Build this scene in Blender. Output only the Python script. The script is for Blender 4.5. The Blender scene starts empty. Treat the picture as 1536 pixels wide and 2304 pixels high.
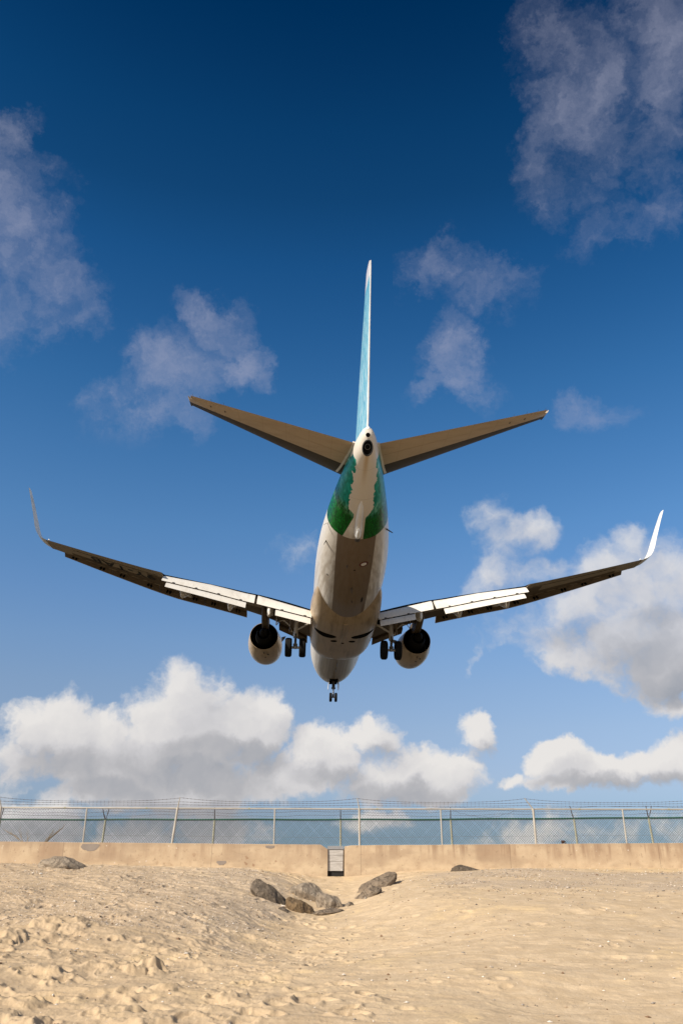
import bpy, bmesh, math, random
import numpy as np
from mathutils import Vector, Matrix

random.seed(7)
rng = np.random.default_rng(7)
SC = bpy.context.scene
COL = SC.collection
R = math.radians

# ------------------------------------------------------------------ camera
cam_d = bpy.data.cameras.new('camera')
cam = bpy.data.objects.new('camera', cam_d)
COL.objects.link(cam)
cam.location = (0, 0, 1.6)
cam.rotation_euler = (R(90 + 24), 0, 0)
cam_d.sensor_fit = 'VERTICAL'
cam_d.sensor_height = 36
cam_d.sensor_width = 24
cam_d.lens = 1838.4 / 2304 * 36
cam_d.clip_start = 0.1
cam_d.clip_end = 20000
SC.camera = cam

SC.view_settings.view_transform = 'Standard'
SC.view_settings.look = 'None'
SC.view_settings.gamma = 1
SC.view_settings.use_curve_mapping = False
SC.view_settings.exposure = 0.62
SC.cycles.max_bounces = 6
SC.cycles.use_denoising = True

SUN_AZ = 52      # degrees from straight behind the camera towards the left
SUN_EL = 33
sun_dir = Vector((-math.sin(R(SUN_AZ)) * math.cos(R(SUN_EL)), -math.cos(R(SUN_AZ)) * math.cos(R(SUN_EL)), math.sin(R(SUN_EL))))
ld = bpy.data.lights.new('sun', 'SUN')
ld.energy = 4.2
ld.angle = R(0.53)
ld.color = (1.0, 0.91, 0.78)
sun = bpy.data.objects.new('sun', ld)
COL.objects.link(sun)
sun.rotation_euler = (-sun_dir).to_track_quat('-Z', 'Y').to_euler()
sun.location = (-40, -40, 60)


# ------------------------------------------------------------------ node helper
class Sk:
    """socket wrapper so that node maths reads like maths"""
    def __init__(s, g, sock): s.g = g; s.s = sock
    def _b(a, op, b=None, c=None, clamp=False):
        return a.g.math(op, a, b, c, clamp)
    def __add__(a, b): return a._b('ADD', b)
    __radd__ = __add__
    def __sub__(a, b): return a._b('SUBTRACT', b)
    def __rsub__(a, b): return a.g.math('SUBTRACT', b, a)
    def __mul__(a, b): return a._b('MULTIPLY', b)
    __rmul__ = __mul__
    def __truediv__(a, b): return a._b('DIVIDE', b)
    def __pow__(a, b): return a._b('POWER', b)
    def gt(a, b): return a._b('GREATER_THAN', b)
    def lt(a, b): return a._b('LESS_THAN', b)
    def mx(a, b): return a._b('MAXIMUM', b)
    def mn(a, b): return a._b('MINIMUM', b)
    def abs(a): return a._b('ABSOLUTE', 0)
    def cl(a): return a.g.math('ADD', a, 0, None, True)
    def ss(a, lo, hi):
        n = a.g.t.nodes.new('ShaderNodeMapRange'); n.interpolation_type = 'SMOOTHSTEP'
        a.g.put(n.inputs['Value'], a); a.g.put(n.inputs['From Min'], lo); a.g.put(n.inputs['From Max'], hi)
        return Sk(a.g, n.outputs['Result'])


class G:
    def __init__(s, tree): s.t = tree
    def put(s, inp, v):
        if isinstance(v, Sk): s.t.links.new(v.s, inp)
        else: inp.default_value = v
    def math(s, op, a, b=None, c=None, clamp=False):
        n = s.t.nodes.new('ShaderNodeMath'); n.operation = op; n.use_clamp = clamp
        for i, v in enumerate((a, b, c)):
            if v is not None: s.put(n.inputs[i], v)
        return Sk(s, n.outputs[0])
    def vmath(s, op, a, b=None, scale=None):
        n = s.t.nodes.new('ShaderNodeVectorMath'); n.operation = op
        s.put(n.inputs[0], a)
        if b is not None: s.put(n.inputs[1], b)
        if scale is not None: s.put(n.inputs['Scale'], scale)
        return Sk(s, n.outputs['Value'] if op in ('DOT_PRODUCT', 'LENGTH', 'DISTANCE') else n.outputs[0])
    def coord(s, kind='Object'):
        return Sk(s, s.t.nodes.new('ShaderNodeTexCoord').outputs[kind])
    def sep(s, v):
        n = s.t.nodes.new('ShaderNodeSeparateXYZ'); s.put(n.inputs[0], v)
        return [Sk(s, n.outputs[i]) for i in range(3)]
    def comb(s, x, y, z):
        n = s.t.nodes.new('ShaderNodeCombineXYZ')
        for i, v in enumerate((x, y, z)): s.put(n.inputs[i], v)
        return Sk(s, n.outputs[0])
    def noise(s, v, scale, detail=4, rough=.5, dist=0.0, col=False):
        n = s.t.nodes.new('ShaderNodeTexNoise'); s.put(n.inputs['Vector'], v)
        n.inputs['Scale'].default_value = scale; n.inputs['Detail'].default_value = detail
        n.inputs['Roughness'].default_value = rough; n.inputs['Distortion'].default_value = dist
        return Sk(s, n.outputs['Color' if col else 'Fac'])
    def voro(s, v, scale, feature='F1', out='Distance', smooth=None, rand=1.0):
        n = s.t.nodes.new('ShaderNodeTexVoronoi'); n.feature = feature
        s.put(n.inputs['Vector'], v); n.inputs['Scale'].default_value = scale
        n.inputs['Randomness'].default_value = rand
        if smooth is not None: n.inputs['Smoothness'].default_value = smooth
        return Sk(s, n.outputs[out])
    def scale(s, v, xyz): return s.vmath('MULTIPLY', v, xyz)
    def ramp(s, f, stops):
        n = s.t.nodes.new('ShaderNodeValToRGB'); s.put(n.inputs[0], f)
        e = n.color_ramp.elements
        while len(e) > 1: e.remove(e[-1])
        for i, (p, c) in enumerate(stops):
            el = e[0] if i == 0 else e.new(p)
            el.position = p; el.color = (*c, 1) if len(c) == 3 else c
        return Sk(s, n.outputs[0])
    def mix(s, f, a, b, blend='MIX'):
        n = s.t.nodes.new('ShaderNodeMix'); n.data_type = 'RGBA'; n.blend_type = blend
        s.put(n.inputs[0], f)
        for k, v in ((6, a), (7, b)):
            if not isinstance(v, Sk) and len(v) == 3: v = (*v, 1)
            s.put(n.inputs[k], v)
        return Sk(s, n.outputs[2])
    def bump(s, h, strength=.5, dist=.02):
        n = s.t.nodes.new('ShaderNodeBump'); s.put(n.inputs['Height'], h)
        n.inputs['Strength'].default_value = strength; n.inputs['Distance'].default_value = dist
        return Sk(s, n.outputs[0])


def new_mat(name, color=(.5, .5, .5), rough=.5, metal=0.0, coat=0.0, spec=.5, build=None):
    m = bpy.data.materials.new(name); m.use_nodes = True
    b = m.node_tree.nodes['Principled BSDF']
    b.inputs['Roughness'].default_value = rough; b.inputs['Metallic'].default_value = metal
    b.inputs['Coat Weight'].default_value = coat; b.inputs['Coat Roughness'].default_value = .08
    b.inputs['Specular IOR Level'].default_value = spec
    g = G(m.node_tree)
    if build is None:      # a little wear: soft variation in tone
        n = g.noise(g.coord('Object'), 3.0, 5, .6)
        c = g.mix(n.ss(.3, .75), tuple(x * .86 for x in color), tuple(min(1, x * 1.08) for x in color))
        g.put(b.inputs['Base Color'], c)
    else:
        r = build(g, b)
        if r is not None: g.put(b.inputs['Base Color'], r)
    return m


# ------------------------------------------------------------------ world: sky with clouds
# soft cloud masses in the sky: azimuth, elevation, half width, half height, tilt (degrees), weight
CUM = [
       (-3.79,6.38,3.28,1.79,0,1.00),(-13.13,4.82,8.60,1.29,0,.85),(-6.10,5.62,3.5,1.49,0,.90),
  (-11.18,10.11,3.57,2.97,0,1.00),
       (-8.10,8.76,4.47,2.68,0,1.00),
       (-5.41,9.09,2.10,2.25,0,1.00),
       (-11.82,7.25,7.60,2.63,0,1.00),
       (-10.25,5.75,6.70,2.19,0,1.00),
       (-19.27,8.36,3.13,2.27,0,0.90),
       (-20.41,6.94,3.08,1.96,0,0.85),
       (-16.93,7.36,4.01,2.58,0,0.95),
       (-2.05,7.68,3.29,1.79,-15,1.00),
       (0.66,6.83,2.68,1.49,0,0.80),
       (2.49,8.55,1.86,1.56,0,0.90),
       (5.41,5.96,4.43,1.83,0,1.00),
       (7.50,6.49,2.36,1.47,0,1.00),
       (2.73,5.69,3.25,1.33,0,0.90),
       (9.06,8.73,1.63,1.43,0,0.90),
       (8.43,7.32,1.77,0.89,0,0.50),
       (14.17,6.76,2.46,1.39,0,0.95),
       (17.15,5.99,4.82,1.42,0,1.00),
       (20.96,6.38,3.62,1.67,0,1.00),
       (11.19,5.32,1.30,0.72,0,0.60),
       (13.44,5.14,2.58,0.72,0,0.50),
       (-20.09,3.01,4.11,1.64,0,0.90),
       (-10.57,2.62,5.71,1.43,0,0.55),
       (3.26,3.20,3.49,0.87,0,0.35),
       (15.07,2.31,7.28,1.40,0,0.35),
       (21.51,16.97,5.52,3.34,0,1.05),
       (17.63,16.47,5.33,2.96,0,0.95),
       (22.03,13.19,4.29,3.14,0,1.00),
       (19.38,14.28,4.96,2.62,0,0.95),
       (15.08,15.19,4.48,2.39,0,0.70),
       (23.43,18.19,3.45,1.73,0,0.90),
       (21.55,10.15,1.70,1.42,0,0.50),
       (10.83,23.37,2.30,1.69,25,0.85),
       (12.32,21.73,2.75,1.83,0,0.85),
       (11.17,19.67,1.68,1.83,0,0.65),
       (14.58,21.85,1.51,1.51,0,0.70),
       (13.98,19.17,2.72,1.51,0,0.55),
       (10.39,17.88,1.83,1.22,0,0.50),
       (20.86,20.28,1.03,1.32,0,0.50),
       (-3.11,21.39,2.6,2.1,-20,0.58),
       (9.30,13.71,0.55,1.82,25,0.08),]
WISP = [
  (-28.40,38.23,4.13,5.50,0,1.00),
       (-24.10,37.02,3.69,3.12,20,0.95),
       (-21.85,36.05,2.59,2.02,20,0.80),
       (-29.72,44.06,1.33,2.39,0,0.60),
       (-13.40,33.50,3.91,3.01,-15,1.05),
       (-10.13,37.08,3.00,1.80,30,1.05),
       (-7.73,34.89,1.82,1.9,30,0.95),
       (-15.48,30.56,3.31,2.41,-40,0.75),
       (-12.38,30.60,2.43,1.82,0,0.60),
       (-12.60,35.96,1.50,1.50,0,0.70),
       (23.01,50.03,2.7,4.0,0,0.42),
       (26.89,44.82,4.6,4.3,0,0.16),
       (18.69,45.23,2.4,2.2,0,0.22),
       (30.48,50.12,2.29,3.06,0,0.75),
       (24.20,41.45,4.0,2.2,0,0.08),
       (12.41,39.47,3.25,1.77,15,0.70),
       (8.65,40.10,2.08,1.48,0,0.55),
       (10.40,34.40,1.82,2.72,-10,0.55),
       (7.72,32.48,2.14,0.92,-30,0.50),
       (11.36,33.11,2.12,1.21,10,0.50),
       (19.56,29.5,2.37,1.2,0,0.25),]


# where the cumulus are in their own shade underneath
DARK = [
  (-9.99,6.17,6.73,1.46,5,1.00),
       (-14.99,4.97,4.84,1.14,0,0.80),
       (-18.74,6.47,3.39,1.41,0,0.80),
       (-6.24,7.36,3.27,1.04,10,0.80),
       (-10.97,7.55,3.52,0.88,0,0.60),
       (-7.32,5.38,2.34,1.17,0,0.80),
       (-2.03,6.26,2.08,0.89,15,0.60),
       (-10.62,3.15,6.30,1.72,0,1.00),
       (-18.72,2.53,3.85,0.96,0,0.80),
       (3.90,4.99,4.41,0.88,0,0.90),
       (0.36,5.98,1.78,0.74,0,0.70),
       (18.12,5.15,5.62,0.70,0,0.80),
       (21.72,11.25,3.13,1.56,0,1.00),
       (20.34,13.05,3.75,1.73,0,0.75),
       (15.91,14.54,3.27,1.19,10,0.55),
       (21.80,15.21,3.17,1.15,0,0.40),
       (9.33,7.59,1.48,0.74,0,0.50),
       (2.77,7.54,1.49,0.60,0,0.50),]

def build_world():
    w = bpy.data.worlds.new('World'); SC.world = w; w.use_nodes = True
    t = w.node_tree; t.nodes.clear(); g = G(t)
    out = t.nodes.new('ShaderNodeOutputWorld')
    sky = t.nodes.new('ShaderNodeTexSky'); sky.sky_type = 'NISHITA'; sky.sun_disc = False
    sky.sun_elevation = R(SUN_EL)
    sky.sun_rotation = math.atan2(sun_dir.x, sun_dir.y)
    sky.air_density = 1.0; sky.dust_density = .6; sky.ozone_density = 2.0
    d = g.vmath('NORMALIZE', g.coord('Generated'))
    dx, dy, dz = g.sep(d)
    # the deep blue of a polarised tropical sky, by elevation
    tint = g.ramp(dz.mx(0.0), SKY_TINT)
    skyc = g.mix(1.0, Sk(g, sky.outputs[0]), tint, 'MULTIPLY')
    back = g.mix(dy.ss(.1, -.35) * .6, skyc, BACK_COL)     # unseen rear sky: even grey-white added to make the fill less blue

    def background(c):
        bg = t.nodes.new('ShaderNodeBackground'); g.put(bg.inputs[0], c); bg.inputs[1].default_value = SKY_STRENGTH
        return bg.outputs[0]
    def mixsh(f, a, b):
        n = t.nodes.new('ShaderNodeMixShader'); g.put(n.inputs[0], f); t.links.new(a, n.inputs[1]); t.links.new(b, n.inputs[2])
        return n.outputs[0]

    def field(dv, blobs, k=.25):
        acc = None
        for (az, el, ra, rb, rot, wt) in blobs:
            a, e = R(az), R(el)
            c = Vector((math.sin(a) * math.cos(e), math.cos(a) * math.cos(e), math.sin(e)))
            right = Vector((math.cos(a), -math.sin(a), 0)); up = right.cross(c)
            q = -R(rot)
            A = (right * math.cos(q) + up * math.sin(q)) / math.tan(R(ra))
            B_ = (-right * math.sin(q) + up * math.cos(q)) / math.tan(R(rb))
            u = g.vmath('DOT_PRODUCT', dv, tuple(A)); v = g.vmath('DOT_PRODUCT', dv, tuple(B_))
            r2 = g.math('MULTIPLY_ADD', u, u, v * v)
            m = g.math('MULTIPLY_ADD', r2, -max(wt, .6), wt)
            acc = m if acc is None else g.math('SMOOTH_MAX', acc, m, k)
        return acc

    def cumulus_shader(blobs, dark):
        warp = g.vmath('SUBTRACT', g.noise(d, 14, 5, .62, col=True), (.5, .5, .5))
        dw = g.vmath('ADD', d, g.vmath('SCALE', warp, scale=.062))
        base = field(dw, blobs)
        n1 = g.noise(dw, 12, 9, .56)
        n2 = g.noise(g.vmath('ADD', dw, (4.0, 2.0, 1.0)), 30, 2, .5)
        billow = (n2 * 2 - 1).abs()                      # rounded heads with creases between
        dens = base * .80 + (n1 - .5) * 2.9 + (.2 - billow) * .50 + .10
        hi = dz.ss(.14, .34)                               # higher clouds are thinner and more feathered
        alpha = ((dens + .08) / (hi * .75 + .56)).ss(0.0, 1.0) * (1 - hi * .16)
        # light from the upper left: compare the soft mass here with the mass towards the sun
        off = g.vmath('ADD', dw, (-.016, -.004, .024))
        soft0 = base * .80 + (g.noise(dw, 12, 4.5, .52) - .5) * 2.9 - billow * .5
        n2b = (g.noise(g.vmath('ADD', off, (4.0, 2.0, 1.0)), 30, 2, .5) * 2 - 1).abs()
        soft1 = field(off, blobs) * .80 + (g.noise(off, 12, 4.5, .52) - .5) * 2.9 - n2b * .5
        shade = (soft0 - soft1) * .30 + .76 - soft0.ss(.1, 1.3) * .12
        if dark: shade = shade - field(dw, dark, .4).ss(-.5, 1.0) * .50
        ccol = g.ramp(shade.cl(), CLOUD_RAMP)
        return background(g.mix(alpha * dz.ss(-.02, .02) * dz.ss(.452, .435) * .96, skyc, ccol))

    def wisp_shader(blobs):
        warp = g.vmath('SUBTRACT', g.noise(d, 6, 7, .68, col=True), (.5, .5, .5))
        dv = g.vmath('ADD', d, g.vmath('SCALE', warp, scale=.17))
        n1 = g.noise(dv, 9, 9, .59); n2 = g.noise(g.scale(dv, (1.6, 1, 1)), 30, 5, .65)
        wd = field(dv, blobs) * .85 + (n1 - .5) * 4.2 + (n2 - .5) * .3
        return background(g.mix(wd.ss(-.5, 2.3) * dz.ss(.453, .49) * WISP_OP, skyc, WISP_COL))

    def near(L, lo, hi):
        return [b for b in L if b[0] + 1.7 * b[2] > lo and b[0] - 1.7 * b[2] < hi]
    # regions by azimuth, so that each direction only evaluates its own clouds
    az = dx / dy.mx(.01)
    cuts = [-9.5, 4.5]
    def split(maker, L, D=None):
        parts = []
        lim = [-90] + cuts + [90]
        for i in range(3):
            Lb = near(L, lim[i], lim[i + 1])
            parts.append(maker(Lb, near(D, lim[i], lim[i + 1])) if D is not None else maker(Lb))
        return mixsh(az.gt(math.tan(R(cuts[0]))), parts[0], mixsh(az.gt(math.tan(R(cuts[1]))), parts[1], parts[2]))
    cum = split(cumulus_shader, CUM, DARK); wisp = split(wisp_shader, WISP)
    front = mixsh(dz.gt(.4525), cum, wisp)
    inside = dy.gt(.35) * dz.gt(-.02) * dz.lt(.9) * az.abs().lt(1.1)
    fin_ = mixsh(inside, background(back), front)
    t.links.new(fin_, out.inputs[0])


SKY_STRENGTH = .1
BACK_COL = (3.2, 3.1, 3.0)
SKY_TINT = [(0.037, (0.319, 0.427, 0.663)), (0.056, (0.371, 0.449, 0.639)), (0.085, (0.507, 0.52, 0.65)), (0.104, (0.57, 0.555, 0.664)), (0.154, (0.644, 0.628, 0.695)), (0.204, (0.665, 0.681, 0.747)), (0.255, (0.64, 0.727, 0.821)), (0.307, (0.572, 0.732, 0.87)), (0.383, (0.468, 0.733, 0.902)), (0.457, (0.347, 0.665, 0.874)), (0.527, (0.234, 0.588, 0.823)), (0.592, (0.149, 0.488, 0.737)), (0.652, (0.088, 0.405, 0.651)), (0.706, (0.051, 0.304, 0.501)), (0.753, (0.03, 0.259, 0.446)), (0.794, (0.016, 0.204, 0.373)), (0.828, (0.0, 0.165, 0.32))]
CLOUD_RAMP = [(0.0, (2.2, 2.3, 2.55)), (.35, (3.15, 3.1, 3.2)), (.62, (4.2, 4.1, 4.15)), (1.0, (5.4, 5.2, 5.0))]
WISP_COL = (2.9, 2.95, 3.7)
WISP_OP = .80
build_world()


# ------------------------------------------------------------------ object helpers
def link(o, parent=None):
    COL.objects.link(o)
    if parent is not None: o.parent = parent
    return o

def tag(o, label=None, cat=None, group=None, kind=None):
    if label: o['label'] = label
    if cat: o['category'] = cat
    if group: o['group'] = group
    if kind: o['kind'] = kind
    return o

def empty(name, loc=(0, 0, 0)):
    o = bpy.data.objects.new(name, None); o.empty_display_size = .3
    o.location = loc
    return link(o)


class MB:
    """collects geometry for ONE mesh object"""
    def __init__(s): s.v = []; s.f = []; s.m = []; s.cur = 0
    def add(s, verts, faces, mi=None):
        o = len(s.v); s.v += [tuple(v) for v in verts]
        for f in faces: s.f.append(tuple(i + o for i in f)); s.m.append(s.cur if mi is None else mi)
    def box(s, c, size, rot=None, mi=None):
        hx, hy, hz = size[0] / 2, size[1] / 2, size[2] / 2
        vs = [Vector((x, y, z)) for x in (-hx, hx) for y in (-hy, hy) for z in (-hz, hz)]
        if rot is not None: vs = [rot @ v for v in vs]
        vs = [v + Vector(c) for v in vs]
        s.add(vs, [(0, 1, 3, 2), (4, 6, 7, 5), (0, 4, 5, 1), (2, 3, 7, 6), (0, 2, 6, 4), (1, 5, 7, 3)], mi)
    def tube(s, pts, r, n=8, cap=True, mi=None, flat=None):
        pts = [Vector(p) for p in pts]
        rs = r if isinstance(r, (list, tuple)) else [r] * len(pts)
        rings = []
        for i, p in enumerate(pts):
            d = (pts[min(i + 1, len(pts) - 1)] - pts[max(i - 1, 0)])
            if d.length < 1e-9: d = Vector((0, 0, 1))
            d.normalize()
            a = Vector((0, 0, 1)) if abs(d.z) < .9 else Vector((1, 0, 0))
            u = d.cross(a).normalized(); w = d.cross(u).normalized()
            rings.append([p + (u * math.cos(2 * math.pi * k / n) + w * math.sin(2 * math.pi * k / n)) * rs[i] for k in range(n)])
        s.loft(rings, cap, cap, mi)
    def loft(s, rings, cap0=True, cap1=True, mi=None, fmat=None):
        n = len(rings[0]); vs = [v for r in rings for v in r]; fs = []; ms = []
        for i in range(len(rings) - 1):
            for k in range(n):
                a, b = i * n + k, i * n + (k + 1) % n
                fs.append((a, b, b + n, a + n)); ms.append(fmat(i, k) if fmat else (s.cur if mi is None else mi))
        if cap0: fs.append(tuple(range(n))[::-1]); ms.append(ms[0])
        if cap1: fs.append(tuple((len(rings) - 1) * n + k for k in range(n))); ms.append(ms[-1])
        o = len(s.v); s.v += [tuple(v) for v in vs]
        for f, m in zip(fs, ms): s.f.append(tuple(i + o for i in f)); s.m.append(m)
    def lathe(s, prof, axis_o, axis, n=40, mi=None, cap0=False, cap1=False, squash=None):
        """prof: list of (distance along the axis, radius)"""
        ax = Vector(axis).normalized(); a = Vector((0, 0, 1)) if abs(ax.z) < .9 else Vector((0, 1, 0))
        u = ax.cross(a).normalized(); w = u.cross(ax).normalized()
        rings = []
        for (t, r) in prof:
            ring = []
            for k in range(n):
                q = 2 * math.pi * k / n; cu, cw = math.cos(q) * r, math.sin(q) * r
                if squash: cu, cw = squash(t, cu, cw)
                ring.append(Vector(axis_o) + ax * t + u * cu + w * cw)
            rings.append(ring)
        s.loft(rings, cap0, cap1, mi)
    def build(s, name, mats, parent=None, smooth=40, loc=None):
        me = bpy.data.meshes.new(name); me.from_pydata(s.v, [], s.f)
        if not isinstance(mats, (list, tuple)): mats = [mats]
        for m in mats: me.materials.append(m)
        me.polygons.foreach_set('material_index', s.m)
        bm = bmesh.new(); bm.from_mesh(me); bmesh.ops.recalc_face_normals(bm, faces=bm.faces)
        if smooth:
            lim = R(smooth)
            for f in bm.faces: f.smooth = True
            for e in bm.edges:
                if len(e.link_faces) == 2 and e.calc_face_angle(0) > lim: e.smooth = False
        bm.to_mesh(me); bm.free(); me.update()
        o = bpy.data.objects.new(name, me)
        if loc is not None: o.location = loc
        return link(o, parent)


def dup(o, parent=None):
    c = o.copy(); COL.objects.link(c); c.parent = parent
    for ch in o.children: dup(ch, c)
    return c

# ------------------------------------------------------------------ terrain maths
_perm = np.random.default_rng(11).permutation(4096)
_g3 = np.random.default_rng(12).uniform(0, 2 * math.pi, 4096)
def perlin(x, y, seed=0):
    xi = np.floor(x).astype(int); yi = np.floor(y).astype(int); xf = x - xi; yf = y - yi
    def gr(ix, iy, fx, fy):
        h = _perm[(_perm[(ix + seed * 57) & 4095] + iy) & 4095]; a = _g3[h]
        return np.cos(a) * fx + np.sin(a) * fy
    u = xf * xf * xf * (xf * (xf * 6 - 15) + 10); v = yf * yf * yf * (yf * (yf * 6 - 15) + 10)
    a = gr(xi, yi, xf, yf); b = gr(xi + 1, yi, xf - 1, yf); c = gr(xi, yi + 1, xf, yf - 1); d = gr(xi + 1, yi + 1, xf - 1, yf - 1)
    return (a * (1 - u) + b * u) * (1 - v) + (c * (1 - u) + d * u) * v
def fbm(x, y, oct=4, seed=0, rough=.5):
    s = 0; a = 1.0
    for i in range(oct):
        s = s + a * perlin(x * 2 ** i, y * 2 ** i, seed + i); a *= rough
    return s
def sm(a, b, x):
    t = np.clip((x - a) / (b - a), 0, 1); return t * t * (3 - 2 * t)

def base_h(x, y):
    h = np.interp(y, [-60, -14, -6, 4, 8, 10, 14, 18, 22, 25.5, 27.5, 29.3], [-3.2, -1.1, -.7, -.35, -.02, .17, .56, .93, 1.22, 1.50, 1.70, 1.80])
    h = h + .16 * sm(-1.5, -9, x) * sm(17, 28, y) + .05 * sm(1, 9, x) * sm(20, 29, y)
    xc = -.25 - .45 * sm(28, 17, y)
    w = np.where(x < xc, 1.5, 1.9) * (1 + .8 * sm(24, 14, y))
    return h - .52 * np.exp(-((x - xc) / w) ** 2) * sm(11, 17, y) * (1 - .60 * sm(26, 29.5, y))

CLODS = [  # broken crusts of sand: x, y, radius along x, along y, height
    (-4.95, 16.4, .62, .55, .16), (-3.15, 13.4, .60, .34, .17), (-2.72, 13.25, .30, .26, .12), (-5.6, 15.3, .45, .45, .14), (-1.95, 13.3, .13, .10, .09),
    (-1.32, 11.3, .22, .20, .08), (-3.0, 15.4, .40, .24, .07), (-2.5, 10.6, .32, .2, .08), (-2.15, 11.6, .22, .16, .08), (-1.72, 16.0, .3, .2, .06),
    (-3.6, 11.0, .25, .2, .09), (-3.9, 12.6, .22, .16, .07), (-4.4, 14.3, .3, .2, .07), (-6.8, 19.5, .5, .3, .08), (-2.3, 14.4, .22, .14, .07),
    (.40, 11.2, .2, .18, .05), (-.5, 14.6, .3, .2, .04), (.3, 15.5, .3, .2, .04), (-3.3, 10.1, .3, .2, .1), (-2.0, 10.0, .25, .2, .08), (-.9, 13.0, .2, .12, .05),
    (-.35, 16.4, .35, .2, .05), (1.4, 17.0, .35, .25, .04), (-4.1, 17.6, .4, .25, .07), (-3.75, 10.3, .3, .25, .11), (-1.2, 14.8, .16, .1, .05)]
_r = np.random.default_rng(5)
PRINTS = []
for _ in range(560):
    yy = _r.uniform(9, 27); xx = _r.uniform(-.46 * yy, .46 * yy)
    dens = 1.0 if xx < .3 else .25
    if _r.random() > dens: continue
    PRINTS.append((xx, yy, _r.uniform(.05, .15) * (1 if xx < .3 else 1.2), _r.uniform(.07, .2), _r.uniform(0, math.pi), _r.uniform(.012, .042) * (1 if xx < .3 else .5)))

def full_h(x, y):
    h = base_h(x, y)
    rough = .25 + .75 * sm(1.5, -2.5, x + .6 * fbm(x * .3, y * .3, 2, 40))
    near_wall = sm(29.2, 27.5, y)
    wx = x + .35 * fbm(x * .8, y * .8, 3, 3); wy = y + .35 * fbm(x * .8, y * .8, 3, 9)
    h = h + .15 * fbm(wx * .22, wy * .38, 3, 21, .42) * near_wall
    h = h + .045 * fbm(wx * .9 + wy * .5, wy * 1.5, 3, 31) * (.30 + .70 * rough)
    # wind-eaten ridges running down to the right on the left bank
    rid = 1 - np.abs(fbm(wx * .7 + wy * .55, wy * 2.1 + wx * .35, 4, 77)) * 2.2
    h = h + .035 * np.clip(rid, 0, 1) ** 3 * rough
    h = h + .018 * fbm(wx * 3.1, wy * 4, 3, 51) * (.12 + .88 * rough)
    h = h + .0085 * fbm(x * 11, y * 13, 3, 61, .6) * (.22 + .78 * rough)
    for (cx, cy, rx, ry, ht) in CLODS:
        m = (np.abs(x - cx) < rx * 1.8) & (np.abs(y - cy) < ry * 1.8)
        if not m.any(): continue
        xx = x[m]; yy = y[m]
        q = fbm(xx * 3.2, yy * 3.6, 3, 91, .5) * .6
        dxr = (xx - cx) / rx; r = np.sqrt(dxr ** 2 + ((yy - cy) / ry) ** 2) + q
        # steeper on the lee (right) side, like a broken crust
        edge = sm(1.0, .72, r * np.where(dxr > 0, 1.0, .93))
        soft = sm(1.15, -.3, r * np.where(dxr > 0, 1.0, .8))
        lump = (1 - np.abs(fbm(xx * 3.6, yy * 4.5, 3, 95, .42)) * 1.9)
        h[m] = h[m] + ht * .85 * (edge * .38 * (.4 + .6 * lump) + soft * .62 * (.8 + .2 * lump))
    for (px, py, a, b, rot, dp) in PRINTS:
        m = (np.abs(x - px) < .45) & (np.abs(y - py) < .45)
        if not m.any(): continue
        dx = x[m] - px; dy = y[m] - py
        u = (dx * math.cos(rot) + dy * math.sin(rot)) / a; v = (-dx * math.sin(rot) + dy * math.cos(rot)) / b
        r = np.sqrt(u * u + v * v)
        h[m] = h[m] + dp * (-1.2 * sm(1.05, .55, r) + .5 * np.exp(-((r - 1.25) / .22) ** 2))
    return h

def h_at(x, y):
    return float(full_h(np.array([float(x)]), np.array([float(y)]))[0])

def grid_mesh(name, X, Y, Z, mat):
    ny, nx = X.shape
    me = bpy.data.meshes.new(name)
    me.vertices.add(nx * ny); me.vertices.foreach_set('co', np.stack([X, Y, Z], -1).astype(np.float32).ravel())
    i = np.arange(nx * ny).reshape(ny, nx)
    q = np.stack([i[:-1, :-1], i[:-1, 1:], i[1:, 1:], i[1:, :-1]], -1).reshape(-1, 4)
    me.loops.add(q.size); me.loops.foreach_set('vertex_index', q.ravel().astype(np.int32))
    me.polygons.add(len(q)); me.polygons.foreach_set('loop_start', (np.arange(len(q)) * 4).astype(np.int32))
    me.polygons.foreach_set('use_smooth', np.ones(len(q), bool))
    me.update(calc_edges=True); me.materials.append(mat)
    o = bpy.data.objects.new(name, me); return link(o)


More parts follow.
